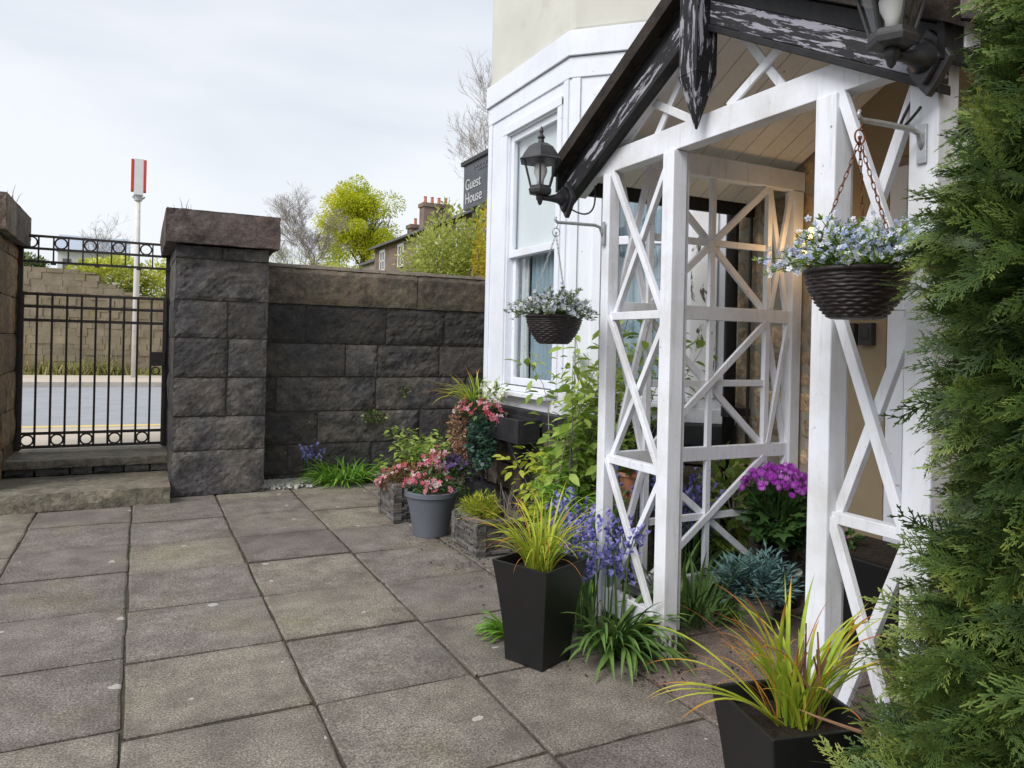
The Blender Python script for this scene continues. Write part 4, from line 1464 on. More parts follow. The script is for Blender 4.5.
# foot board of the narrow panels
for a, c_ in ((YM + .039, YL - .035), (YR + .044, YO - .040)):
    b = MB(); b.box(PXF - .02, PXF + .02, a, c_, .06, .17); b.build('foot_board', 'white_timber', po_, bevel=.003)


def side_trellis(y):
    XA, XB = PXF + .044, WX - .095
    def bar(name, a, c_, w, h, up=(0, 0, 1)):
        b = MB(); b.bar(a, c_, w, h, up); b.build(name, 'white_timber', po_, bevel=.002)
    b = MB(); b.box(XA, WX - .012, y - .03, y + .03, 2.18, 2.285); b.build('side_beam', 'white_timber', po_, bevel=.003)
    for z, h in ((1.486, .07), (.765, .07), (.12, .06)):
        bar('trellis_rail', (XA, y, z), (XB, y, z), .034, h)
    xm = [2.235, 2.625, 3.02]
    for x in (xm[0], xm[2]):
        bar('trellis_upright', (x, y + .001, .1), (x, y + .001, 2.18), .030, .032, (1, 0, 0))
    for z0, z1 in ((.15, .73), (.80, 1.451), (1.521, 2.18)):
        zc = (z0 + z1) / 2
        b = MB()
        b.bar((xm[1], y - .004, z0), (xm[1], y - .004, z1), .024, .032, (1, 0, 0))
        b.bar((xm[0] + .015, y + .006, zc), (xm[2] - .015, y + .006, zc), .022, .034)
        b.bar((xm[0] + .012, y - .010, z0), (xm[2] - .012, y - .010, z1), .02, .034)
        b.bar((xm[0] + .012, y + .016, z1), (xm[2] - .012, y + .016, z0), .02, .034)
        b.build('lattice_star', 'white_timber', po_, bevel=.002)
        for xa, xb in ((XA, xm[0] - .015), (xm[2] + .015, XB)):
            b = MB(); b.bar((xa, y - .008, z0), (xb, y - .008, z1), .02, .03); b.bar((xa, y + .013, z1), (xb, y + .013, z0), .02, .03)
            b.build('lattice_cross', 'white_timber', po_, bevel=.002)


side_trellis(YL)
side_trellis(YR)
# tie beam across the front
b = MB(); b.box(PXF - .022, PXF + .046, YR - .10, YL + .1, 2.130, 2.232); b.build('tie_beam', 'white_timber', po_, bevel=.003)

# gable: everything below follows the roof pitch
YC, ZA, SL = 2.28, 2.56, .55          # centre, bargeboard foot at apex, slope
HALF = 1.0


def slope_board(b, sgn, zlo, zhi, x0, x1, h0=0.0, h1=HALF, ext0=0.):
    """board between zlo and zhi above the bargeboard foot line"""
    F = lambda p, q_, a: (a, YC + sgn * p, q_)
    poly = [(h0, ZA - SL * h0 + zlo), (h1, ZA - SL * h1 + zlo), (h1, ZA - SL * h1 + zhi), (h0, ZA - SL * h0 + zhi)]
    b.prism(poly if sgn > 0 else poly, F, x0, x1)


XG = 1.965
for sgn in (1, -1):
    b = MB(); slope_board(b, sgn, .028, .122, XG - .035, XG, .055); b.build('bargeboard', 'bargeboard_paint' if sgn > 0 else 'bargeboard_worn', po_, bevel=.003)
    b = MB(); slope_board(b, sgn, 0, .027, XG - .045, XG + .01, .055); b.build('bargeboard_edge', 'black_timber', po_, bevel=.003)
    b = MB(); slope_board(b, sgn, .123, .19, XG - .022, XG + .02, .055); b.build('barge_moulding', 'black_timber', po_, bevel=.003)
    # roof with a rough verge
    b = MB()
    n = 8
    for k in range(n):
        h0 = .0 + k * (HALF + .04) / n; h1 = h0 + (HALF + .04) / n + .05
        x = XG - .03
        rg = random.Random(k + int(sgn) * 50)
        while x < WX - .02:
            w = rg.uniform(.16, .3); x1 = min(x + w, WX - .014)
            lift = .02 + rg.uniform(0, .006)
            F = lambda p, q_, a: (a, YC + sgn * p, q_)
            b.prism([(h0, ZA - SL * h0 + .196), (h1, ZA - SL * h1 + .196 + lift), (h1, ZA - SL * h1 + .218 + lift), (h0, ZA - SL * h0 + .218)], F, x + .002, x1 - .002, rg.random())
            x = x1
    b.build('roof_slope', 'roof_slate', po_)
    b = MB(); slope_board(b, sgn, .192, .262, XG - .085, XG - .035, .0, HALF + .05); b.build('verge', 'roof_edge', po_)
    # ceiling boards running up the slope
    b = MB(); rg = random.Random(90)
    x = XG + .03
    while x < WX - .02:
        x1 = min(x + .118, WX - .013)
        dz = rg.uniform(0, .003)
        F = lambda p, q_, a: (a, YC + sgn * p, q_)
        b.prism([(.0, ZA + .150 + dz), (HALF, ZA - SL * HALF + .150 + dz), (HALF, ZA - SL * HALF + .172), (.0, ZA + .172)], F, x + .0025, x1 - .0025, rg.random())
        x = x1
    b.build('ceiling', 'ceiling_board', po_)
    # white rafter behind the bargeboard
    b = MB(); slope_board(b, sgn, .02, .145, PXF - .022, PXF + .03, .0, HALF - .05); b.build('rafter', 'white_timber', po_, bevel=.003)
    b = MB(); b.bar((XG - .07, YC + sgn * (HALF + .02), ZA - SL * HALF + .13), (WX - .02, YC + sgn * (HALF + .02), ZA - SL * HALF + .13), .02, .10); b.build('eaves_board', 'black_timber', po_)
# lattice struts in the gable
for sgn in (1, -1):
    for (h0, z0, h1, dx) in ((.10, 2.236, .40, .006), (.62, 2.236, .26, .022), (.36, 2.236, .10, .020)):
        b = MB(); b.bar((PXF + dx, YC + sgn * h0, z0), (PXF + dx, YC + sgn * h1, ZA - SL * h1 + .06), .012, .034)
        b.build('gable_strut', 'white_timber', po_, bevel=.002)
# pendant at the apex
b = MB()
F = lambda z, w: [(XG - .052 - w, YC - w, z), (XG - .052 + w, YC - w, z), (XG - .052 + w, YC + w, z), (XG - .052 - w, YC + w, z)]
for z0, w0, z1, w1 in ((2.36, .052, 3.02, .052), (2.155, .004, 2.36, .052)):
    b.hexa(F(z0, w0) + F(z1, w1))
b.v = [(x + .005, y - .02, z) for x, y, z in b.v]
b.build('pendant', 'pendant_paint', po_, bevel=.006)


# ------------------------------------------------------------------ lanterns
def make_lantern(loc, label, group):
    """bracket plate on the eave end; the lantern hangs out towards -X"""
    x, y, z = loc
    rt_ = thing('wall_lantern', label, 'lantern', loc, group)
    b = MB()
    # star shaped back plate
    pts = []
    for k in range(16):
        a = 2 * math.pi * k / 16
        r = .062 if k % 4 == 0 else (.047 if k % 2 == 0 else .05)
        pts.append((math.cos(a) * r * 1.0, math.sin(a) * r * 1.45))
    b.prism(pts, lambda p, q_, a: (a, y + p, z + q_), x - .006, x - .03)
    b.prism([(p * .7, q_ * .7) for p, q_ in pts], lambda p, q_, a: (a, y + p, z + q_), x - .031, x - .05)
    b.build('back_plate', 'lantern_metal', rt_, bevel=.004)
    b = MB(); b.tube([(x - .05, y, z + .005), (x - .08, y, z), (x - .12, y, z - .004), (x - .165, y, z - .004)], [.042, .022, .014, .013], 12)
    b.lathe([(.003, -.042), (.010, -.034), (.013, -.02), (.019, -.014), (.019, .006), (.014, .01), (.014, .016)], (x - .17, y, z), 14)
    autosmooth(b.build('arm', 'lantern_metal', rt_))
    cx = x - .17; z -= .028
    b = MB()
    b.lathe([(.035, .035), (.058, .042), (.062, .056), (.056, .064), (.056, .075)], (cx, y, z), 6)
    b.build('base_ring', 'lantern_metal', rt_)
    lb = b
    z0, z1, r0, r1 = z + .075, z + .195, .052, .088
    g = MB(); g.lathe([(r0 * .96, 0), (r1 * .96, z1 - z0)], (cx, y, z0), 6, 0., cap=False); g.build('glass', 'lantern_glass', rt_)
    f = MB()
    for k in range(6):
        a = math.pi * k / 3
        f.tube([(cx + r0 * math.cos(a), y + r0 * math.sin(a), z0), (cx + r1 * math.cos(a), y + r1 * math.sin(a), z1)], .0048, 6)
    f.build('glazing_bar', 'lantern_metal', rt_)
    r = MB()
    r.lathe([(.108, .190), (.112, .196), (.100, .206), (.090, .225), (.066, .258), (.036, .278), (.018, .283), (.014, .30), (.021, .308), (.014, .318), (.008, .325), (.012, .338), (.003, .362)], (cx, y, z), 6)
    r.build('roof', 'lantern_metal', rt_, bevel=.002)
    bu = MB(); bu.lathe([(.016, .08), (.018, .11), (.030, .135), (.033, .155), (.026, .178), (.004, .188)], (cx, y, z), 16); autosmooth(bu.build('bulb', 'bulb_white', rt_))
    rt_.scale = (1.04, 1.04, 1.04)
    return rt_


ll = make_lantern((XG - .035, 3.215, 2.038), 'black carriage lantern at the left eave of the porch gable, seen against the white bay', 'lanterns on the porch gable')
lr = dup(ll, (XG - .035, 1.30, 2.095), label='black carriage lantern at the right eave of the porch gable, nearest the conifer', group='lanterns on the porch gable')
for (y, s, lab) in ((3.215, 1, 'thin black cable looped below the left carriage lantern'), (1.30, -1, 'thin cable looped below the right carriage lantern')):
    b = MB()
    b.tube([*[(XG - .045 + .1 * t, y - .03 * s - .10 * s * math.sin(t * 2.6), 1.985 - .05 * math.sin(t * 3.14) + .12 * t * t) for t in np.linspace(0, 1, 22)]], .0045, 6)
    props(b.build('lantern_cable', 'black_metal', loc=(XG, y, 2.0), smooth=True), lab, 'cable', 'cables of the lanterns')
b = MB()
b.tube([(XG - .095, 1.95 - .57 * t, 2.70 - .62 * t + .34 * t * t) for t in np.linspace(0, 1, 24)], .005, 6)
props(b.build('cable', 'cable_grey', loc=(XG, 1.7, 2.4), smooth=True), 'thin grey cable slung across the top of the right bargeboard', 'cable')
b = MB(); b.tube([(WX - .1, 2.6, 3.05), (XG + .0, 1.9, 2.78), (XG - .085, 1.83, 2.74)], .028, 10)
props(b.build('overflow_pipe', 'black_metal', loc=(XG, 1.83, 2.74), smooth=True), 'short black pipe end sticking out above the right bargeboard', 'pipe')


# ------------------------------------------------------------------ hanging baskets
def make_hook(loc, label, group):
    x, y, z = loc
    rt_ = thing('basket_bracket', label, 'bracket', loc, group)
    b = MB(); b.tube([(x - .001, y, z - .05), (x - .012, y, z - .03), (x - .02, y, z - .008), (x - .05, y, z), (x - .18, y, z - .003), (x - .255, y, z - .006), (x - .268, y, z + .006), (x - .262, y, z + .018)], [.008] * 5 + [.007, .006, .005], 8)
    b.build('arm', 'galvanised', rt_, smooth=True)
    b = MB(); b.box(x - .008, x, y - .014, y + .014, z - .09, z + .02); b.build('wall_plate', 'galvanised', rt_, bevel=.002)
    return rt_


h1 = make_hook((PXF - .039, YL, 1.875), 'thin grey bracket on the left porch post, holding the smaller-looking far basket', 'hanging basket brackets')
h2 = dup(h1, (PXF - .045, YR, 1.925), label='grey bracket on the rightmost porch post by the conifer, holding the near basket', group='hanging basket brackets')


def wicker_bowl(cx, cy, z1, r=.124, h=.125):
    vs_ = []; fs_ = []
    rows, seg = 60, 90
    nring = 13
    for j in range(rows + 1):
        t = j / rows
        rr = r * (.50 + .50 * math.sin(t * math.pi / 2) ** .85)
        z = z1 - h + h * t
        for i in range(seg):
            a = 2 * math.pi * i / seg
            ring = int(t * nring)
            ph = (t * nring) % 1
            wv = .0054 * math.sin(math.pi * ph) * (1 + .55 * math.sin(a * 15 + (math.pi if ring % 2 else 0)))
            rad = rr + wv
            vs_.append((cx + rad * math.cos(a), cy + rad * math.sin(a), z + .001 * math.sin(a * 15 + ring)))
    for j in range(rows):
        for i in range(seg):
            k = (i + 1) % seg
            fs_.append((j * seg + i, j * seg + k, (j + 1) * seg + k, (j + 1) * seg + i))
    fs_.append(tuple(reversed(range(seg))))
    b = MB(); b.add(vs_, fs_)
    b.tube([(cx + (r + .004) * math.cos(a), cy + (r + .004) * math.sin(a), z1) for a in np.linspace(0, 2 * math.pi, 48, endpoint=False)], .007, 8, True)
    return b


def link_template():
    pts = []
    for k in range(10):
        a = 2 * math.pi * k / 10
        pts.append((.0042 * math.cos(a), .0085 * math.sin(a) + (.004 if math.sin(a) > 0 else -.004), 0))
    b = MB(); b.tube(pts, .0014, 5, True)
    return np.array(b.v), np.array(b.f)


LK = link_template()


def make_basket(loc, hookz, label, group, chainmat, seed):
    x, y, z = loc     # rim centre
    rt_ = thing('hanging_basket', label, 'hanging basket', loc, group)
    o = wicker_bowl(x, y, z).build('wicker_bowl', 'wicker', rt_, smooth=True)
    b = MB(); b.lathe([(.117, -.02), (.09, -.004), (.04, .008), (.002, .01)], (x, y, z), 20); b.build('soil', 'soil', rt_)
    for k in range(3):
        a = 2 * math.pi * k / 3 + .5
        p0 = np.array((x + .124 * math.cos(a), y + .124 * math.sin(a), z)); p1 = np.array((x, y, hookz - .055))
        L = np.linalg.norm(p1 - p0); n = int(L / .0185)
        cl = Cloud()
        for i in range(n + 1):
            p = p0 + (p1 - p0) * i / n
            cl.put(LK[0], LK[1], basis(p1 - p0, (1, .3, .2), (i % 2) * math.pi / 2), p, .5)
        cl.build('chain', chainmat, rt_, smooth=True)
    b = MB()
    b.tube([(x + .019 * math.cos(a), y, hookz - .045 + .019 * math.sin(a)) for a in np.linspace(0, 2 * math.pi, 16, endpoint=False)], .0025, 6, True)
    b.tube([(x, y, hookz - .026), (x + .008, y, hookz - .012), (x + .004, y, hookz + .003), (x - .006, y, hookz + .001)], .0025, 6)
    b.build('hook', chainmat, rt_, smooth=True)
    return rt_


BA = (PXF - .30, YL, 1.434)
BB = (PXF - .305, YR, 1.515)
make_basket(BA, 1.868, 'small dark wicker hanging basket in front of the bay window, on the left porch post', 'hanging baskets on the porch', 'galvanised', 1)
make_basket(BB, 1.918, 'dark wicker hanging basket near the conifer, hung on rusty chains', 'hanging baskets on the porch', 'rust', 2)


def basket_flowers(c, label, seed, n_leaf, n_fl, petal, reach=1., leafm='leaf_variegated'):
    rt_ = thing('basket_plant', label, 'flowers', c, 'flowers in the hanging baskets')
    rg = random.Random(seed)
    lf = Cloud(); fl = Cloud()
    stems = MB()
    for s in range(115):
        a = rg.uniform(0, 2 * math.pi); out = rg.random() ** .7
        p = Vector((c[0] + .085 * out * math.cos(a), c[1] + .085 * out * math.sin(a), c[2] + .005))
        d = Vector((math.cos(a) * out * .9, math.sin(a) * out * .9, 1.0 - out * .55 + rg.uniform(-.1, .2))).normalized()
        L = rg.uniform(.09, .17) * (1 + .35 * out) * reach
        pts = [p.copy()]
        for k in range(6):
            d = (d + Vector((math.cos(a) * .08, math.sin(a) * .08, -.14 * out)) + Vector((rg.gauss(0, .1), rg.gauss(0, .1), rg.gauss(0, .06)))).normalized()
            p = p + d * (L / 6); pts.append(p.copy())
        stems.tube([tuple(q_) for q_ in pts], [.0016] * 6 + [.0007], 4)
        for q_ in pts[1:]:
            for _ in range(n_leaf):
                dd = Vector(ray_dir(rg, -.3, 1)) + d * .6
                lf.put(NARROW[0] * np.array((1.6, 1, 1)) * rg.uniform(.014, .026), NARROW[1], basis(dd, (rg.gauss(0, .5), rg.gauss(0, .5), 1)), q_, rg.random())
        for q_ in pts[3:]:
            for _ in range(n_fl):
                if rg.random() < .72:
                    pp = q_ + Vector((rg.gauss(0, .012), rg.gauss(0, .012), rg.gauss(.006, .010)))
                    nd = Vector(ray_dir(rg, -.1, 1)) + Vector((math.cos(a), math.sin(a), .3)) * .5
                    M = basis((rg.gauss(0, 1), rg.gauss(0, 1), rg.gauss(0, 1)), nd)
                    fl.put(FL5[0] * rg.uniform(.007, .012), FL5[1], M, pp, rg.random())
    stems.build('stem', 'leaf_mid', rt_)
    lf.build('foliage', leafm, rt_)
    fl.build('blossom', petal, rt_)


basket_flowers(BA, 'pale lilac-white flowers trailing from the basket in front of the bay window', 5, 6, 3, 'petal_pale', .74)
basket_flowers(BB, 'sky blue and white small flowers filling the basket near the conifer', 6, 6, 4, 'petal_blue', .86, 'leaf_lime')
# ------------------------------------------------------------------ pots and planters
def black_planter(loc, rotz, label, group):
    rt_ = thing('black_planter', label, 'planter', (0, 0, 0), group)
    hb, ht, H = .098, .142, .41
    b = MB()
    nseg = 8
    rings = []
    for k in range(nseg + 1):
        t = k / nseg
        w = hb + (ht - hb) * (t ** 1.5)
        rings.append((w, H * t))
    prof = rings + [(ht + .002, H + .004), (ht - .012, H + .004), (ht - .018, H - .05)]
    vs_ = []; fs_ = []
    for w, z in prof:
        vs_ += [(-w, -w, z), (w, -w, z), (w, w, z), (-w, w, z)]
    for i in range(len(prof) - 1):
        for k in range(4):
            l = (k + 1) % 4
            fs_.append((i * 4 + k, i * 4 + l, (i + 1) * 4 + l, (i + 1) * 4 + k))
    fs_.append((3, 2, 1, 0))
    b.add(vs_, fs_)
    b.build('body', 'planter_black', rt_, bevel=.004)
    b = MB(); w = ht - .019
    n = 10; vs_ = []; fs_ = []
    for j in range(n + 1):
        for i in range(n + 1):
            vs_.append((-w + 2 * w * i / n, -w + 2 * w * j / n, H - .045 + .012 * mnoise.noise(Vector((i * .7, j * .7, 3)))))
    for j in range(n):
        for i in range(n): fs_.append((j * 11 + i, j * 11 + i + 1, (j + 1) * 11 + i + 1, (j + 1) * 11 + i))
    b.add(vs_, fs_); b.build('soil', 'soil', rt_)
    rt_.location = loc; rt_.rotation_euler = (0, 0, rotz); WL[rt_.name] = Vector(loc)
    return rt_


P1 = (1.505, 2.69, 0); P2 = (1.475, 1.335, 0)
p1 = black_planter(P1, R(24), 'tall tapered black square planter standing left of the porch posts', 'black square planters')
dup(p1, P2, R(-13), label='tapered black square planter at the bottom edge in front of the conifer', group='black square planters')
g = thing('ornamental_grass', 'yellow-green arching grass in the black planter left of the porch', 'grass plant', (P1[0], P1[1], .37), 'grasses in the black planters')
blades('blade', 'grass_gold', g, (P1[0], P1[1], .365), 92, (.22, .44), (.006, .013), (3, 34), (.5, 1.9), .055, 201, 10, None, .75, (.15, .62), .3)
blades('dry_blade', 'grass_gold', g, (P1[0], P1[1], .365), 16, (.22, .40), (.003, .006), (5, 40), (.7, 2.3), .06, 202, 10, None, .2, (.8, .95), .2)
g = thing('ornamental_grass', 'yellow-green grass with orange tips in the black planter by the conifer', 'grass plant', (P2[0], P2[1], .37), 'grasses in the black planters')
blades('blade', 'grass_gold', g, (P2[0] + .03, P2[1], .365), 66, (.22, .40), (.007, .015), (2, 28), (.2, 1.5), .05, 211, 12, None, 1.1, (.12, .6), .3)
blades('dry_blade', 'grass_gold', g, (P2[0] + .01, P2[1] + .01, .365), 14, (.26, .46), (.0035, .007), (6, 42), (.8, 2.1), .05, 212, 12, (2.3, .9), .15, (.78, .95), .2)
blades('long_blade', 'grass_gold', g, (P2[0] - .01, P2[1], .365), 7, (.36, .5), (.009, .013), (38, 62), (.7, 1.5), .03, 213, 12, (2.75, .5), .9, (.35, .6), .3)
b = MB(); rg = random.Random(4)
for k in range(9):
    a = rg.uniform(0, 6.28); p = (P2[0] + .06 + .03 * math.cos(a), P2[1] + .03 * math.sin(a), .36)
    b.tube([p, (p[0] + rg.uniform(-.02, .03), p[1] + rg.uniform(-.03, .03), .45), (p[0] + rg.uniform(-.04, .05), p[1] + rg.uniform(-.05, .05), rg.uniform(.5, .6))], [.006, .0045, .002], 5)
b.build('dead_stem', 'twig_red', g)


def round_pot(name, label, c, r0, r1, h, matn, group=None, rim=.02, soilz=.03):
    rt_ = thing(name, label, 'pot', c, group)
    b = MB(); b.lathe([(r0, 0), (r0 + (r1 - r0) * .5, h * .5), (r1, h - rim), (r1 + .012, h - rim + .003), (r1 + .012, h - .004), (r1 + .006, h), (r1 - .008, h), (r1 - .014, h - soilz - .01)], c, 36)
    o = b.build('body', matn, rt_, smooth=False, bevel=0)
    autosmooth(o)
    m_ = o.modifiers.new('es', 'EDGE_SPLIT'); m_.split_angle = R(40)
    b = MB(); b.lathe([(r1 - .0145, h - soilz), (r1 * .5, h - soilz + .008), (.004, h - soilz + .012)], c, 24); b.build('soil', 'soil', rt_)
    return rt_


round_pot('flower_pot', 'large slate-grey plastic flower pot on the paving near the stone wall', (1.80, 4.75, 0), .118, .172, .30, 'pot_grey', rim=.035)
round_pot('flower_pot', 'grey-brown clay pot inside the porch holding a blue-grey plant', (2.635, 2.61, 0), .075, .098, .15, 'pot_clay_grey')
PP = (2.975, 2.80, 0)
b = MB(); b.lathe([(.12, 0), (.10, .135), (.095, .14)], PP, 28)
props(b.build('upturned_pot', 'planter_black', loc=PP), 'upturned black pot on the porch floor used as a stand', 'pot')
b = MB(); b.lathe([(.07, .142), (.115, .146), (.125, .168), (.118, .166), (.07, .152)], PP, 28)
props(b.build('plant_saucer', 'saucer_white', loc=(PP[0], PP[1], .142)), 'white saucer beneath the pot of magenta flowers', 'saucer')
round_pot('flower_pot', 'black pot on a white saucer holding the magenta flowers', (PP[0], PP[1], .155), .085, .105, .15, 'planter_black')
TP = (2.36, 3.22, .50)
b = MB(); b.box(2.28, 2.44, 3.14, 3.30, 0, .498)
props(b.build('stone_block', 'pebble_stone', loc=(2.36, 3.22, 0), bevel=.01), 'upright stone block under the terracotta pot behind the narrow trellis', 'stone block')
round_pot('flower_pot', 'small terracotta pot seen through the narrow trellis left of the main post', TP, .055, .075, .14, 'terracotta')

# window trough under the bay sill
wt_ = thing('window_trough', 'long dark trough below the bay window sill, planted at its far end', 'trough', (2.33, 4.9, .62))
b = MB(); b.box(2.245, 2.415, 4.35, 5.40, .64, .66)
for (x0, x1, y0, y1) in ((2.245, 2.262, 4.35, 5.4), (2.398, 2.415, 4.35, 5.4), (2.262, 2.398, 4.35, 4.367), (2.262, 2.398, 5.383, 5.4)):
    b.box(x0, x1, y0, y1, .661, .80)
b.build('box', 'plinth_black', wt_, bevel=.003)
b = MB(); b.box(2.263, 2.397, 4.368, 5.382, .70, .775); b.build('soil', 'soil', wt_)
for y in (4.5, 5.25):
    b = MB(); b.prism([(2.42, .25), (2.42, .638), (2.25, .638)], lambda p, q_, a: (p, a, q_), y - .02, y + .02); b.build('bracket', 'plinth_black', wt_)


# slate planters
def slate_planter(label, x0, x1, y0, y1, h, seed, rot=0.):
    rt_ = thing('slate_planter', label, 'planter', ((x0 + x1) / 2, (y0 + y1) / 2, 0), 'dry stacked slate planters')
    rg = random.Random(seed)
    b = MB(); z = .0
    while z < h:
        t = rg.uniform(.010, .022)
        for side in range(4):
            L0, L1 = (x0, x1) if side in (0, 2) else (y0, y1)
            p = L0 - .01
            while p < L1:
                w = rg.uniform(.06, .16); p1_ = min(p + w, L1 + .01)
                j = rg.uniform(-.012, .012); th = .05
                if side == 0: b.box(p, p1_ - .003, y0 + j, y0 + th, z, z + t - .002, rg.random())
                if side == 2: b.box(p, p1_ - .003, y1 - th, y1 + j, z, z + t - .002, rg.random())
                if side == 1: b.box(x0 + j, x0 + th, p, p1_ - .003, z + .0007, z + t - .0013, rg.random())
                if side == 3: b.box(x1 - th, x1 + j, p, p1_ - .003, z + .0007, z + t - .0013, rg.random())
                p = p1_
        z += t
    b.build('slate_wall', 'slate_stack', rt_)
    b = MB(); b.box(x0 + .04, x1 - .04, y0 + .04, y1 - .04, .0, h - .025); b.build('soil', 'soil', rt_)
    rt_.rotation_euler = (0, 0, rot)
    return rt_


slate_planter('rough stacked-slate planter in front of the bay plinth, with a lime green mound', 1.86, 2.20, 4.10, 4.50, .215, 301)
slate_planter('stacked-slate planter partly hidden behind the grey flower pot', 1.66, 1.98, 5.12, 5.5, .26, 302)

# black trough in the porch by the door
tr_ = thing('black_trough', 'black trough standing on the porch floor by the door, behind the right trellis', 'trough', (3.0, 2.0, 0))
b = MB(); b.hexa([(2.86, 2.42, 0), (2.86, 1.75, 0), (3.16, 1.75, 0), (3.16, 2.42, 0), (2.82, 2.46, .40), (2.82, 1.71, .40), (3.2, 1.71, .40), (3.2, 2.46, .40)]); b.v = [v for v in b.v]
b.f = [tuple(reversed(f)) for f in b.f]
b.build('body', 'planter_black', tr_, bevel=.008)
b = MB(); b.box(2.84, 3.18, 1.73, 2.44, .4005, .41); b.build('soil', 'soil', tr_)

# ------------------------------------------------------------------ plants
def mound(name, label, cat, c, rad, n, matn, size, seed, tmpl=LEAF, group=None, zmin=-.1, shell=.4, lumps=7, extra=None):
    rt_ = thing(name, label, cat, (c[0], c[1], c[2]), group)
    cl = Cloud(); leaf_mound(cl, tmpl, c, rad, n, size, seed, zmin, shell, (0, 1), lumps)
    cl.build('foliage', matn, rt_)
    if extra:
        pm, pt, k, ps = extra
        fl = Cloud(); rg = random.Random(seed + 1)
        heads = [ray_dir(rg, .0, 1) for _ in range(max(3, k // 9))]
        for _ in range(k):
            h = heads[rg.randrange(len(heads))]
            d = h + np.array([rg.gauss(0, .2) for _ in range(3)])
            d /= np.linalg.norm(d)
            p = np.array(c) + d * np.array(rad) * rg.uniform(.9, 1.15)
            fl.put(pt[0] * rg.uniform(*ps), pt[1], basis([rg.gauss(0, 1) for _ in range(3)], d + np.array((-.2, -.2, .2))), p, rg.random())
        fl.build('blossom', pm, rt_)
    return rt_


def stem_plant(name, label, cat, base, n, height, lean, leaf, size, matn, seed, spread=.05, per=7, group=None, az=None, pend=.0, stemr=.004, stemmat='twig', pairs=True):
    """upright arching stems carrying leaves along their length"""
    rt_ = thing(name, label, cat, base, group)
    rg = random.Random(seed)
    b = MB(); cl = Cloud()
    for s in range(n):
        a = rg.uniform(0, 6.28) if az is None else rg.gauss(*az)
        p = Vector((base[0] + spread * rg.gauss(0, 1), base[1] + spread * rg.gauss(0, 1), base[2]))
        th = R(rg.uniform(*lean)); L = rg.uniform(*height)
        pts = [p.copy()]; K = 9
        for k in range(K):
            t = (k + 1) / K
            th2 = th + .55 * t * t * rg.uniform(.5, 1.5)
            d = Vector((math.sin(th2) * math.cos(a), math.sin(th2) * math.sin(a), math.cos(th2))) + Vector((rg.gauss(0, .07), rg.gauss(0, .07), 0))
            p = p + d.normalized() * L / K
            pts.append(p.copy())
        b.tube([tuple(q_) for q_ in pts], [stemr * (1 - .75 * k / K) for k in range(K + 1)], 5)
        for k in range(2, K + 1):
            for _ in range(per):
                q_ = pts[k].lerp(pts[k - 1], rg.random())
                aa = rg.uniform(0, 6.28)
                d = np.array((math.cos(aa), math.sin(aa), rg.uniform(-.6, .5) - pend))
                off = Vector(d) * rg.uniform(.0, .07) * (size[1] / .07)
                s_ = rg.uniform(*size)
                cl.put(leaf[0] * s_, leaf[1], basis(d, (rg.gauss(0, .35), rg.gauss(0, .35), 1), rg.uniform(-.4, .4)), q_ + off, rg.random() * .75 + .25 * (k / K))
    b.build('stem', stemmat, rt_)
    cl.build('foliage', matn, rt_)
    return rt_


def bluebells(label, base, n, height, spread, seed, group='bluebell clumps', leaves=26, leafL=(.2, .34), ell=(1, 1)):
    rt_ = thing('bluebell_clump', label, 'flowers', base, group)
    rg = random.Random(seed)
    b = MB(); cl = Cloud()
    for s in range(n):
        a = rg.uniform(0, 6.28); r0 = spread * math.sqrt(rg.random())
        p = Vector((base[0] + r0 * math.cos(a) * ell[0], base[1] + r0 * math.sin(a) * ell[1], base[2]))
        L = rg.uniform(*height); th = rg.uniform(0, .3); aa = rg.uniform(0, 6.28)
        pts = [p.copy()]; K = 8
        for k in range(K):
            th2 = th * (k + 1) / K + (.5 * max(0, (k - 5) / 3) if k > 5 else 0)
            p = p + Vector((math.sin(th2) * math.cos(aa), math.sin(th2) * math.sin(aa), math.cos(th2))) * L / K
            pts.append(p.copy())
        b.tube([tuple(q_) for q_ in pts], [.0035] * 6 + [.003, .0025, .001], 5)
        for k in range(rg.randint(9, 15)):
            f = 1 - .42 * (k / 14)
            i = min(K - 1, int(f * K)); q_ = pts[i].lerp(pts[i + 1], f * K - i)
            az = rg.uniform(0, 6.28)
            out = Vector((math.cos(az), math.sin(az), 0)) * (.012 + .010 * (1 - f))
            ax = np.array((math.cos(az) * .7, math.sin(az) * .7, -.6))
            Bm = basis((-math.sin(az), math.cos(az), 0.01), -ax)
            s_ = rg.uniform(.016, .024)
            cl.put(BELL[0] * s_, BELL[1], Bm, q_ + out, rg.random())
    b.build('stem', 'strap_green', rt_)
    cl.build('bell', 'bluebell', rt_)
    if leaves:
        blades('leaf', 'strap_green', rt_, base, leaves, leafL, (.012, .020), (8, 45), (.6, 1.8), spread * .8, seed + 1, 8, None, .2, (0, .8), .25, ell=ell)
    return rt_


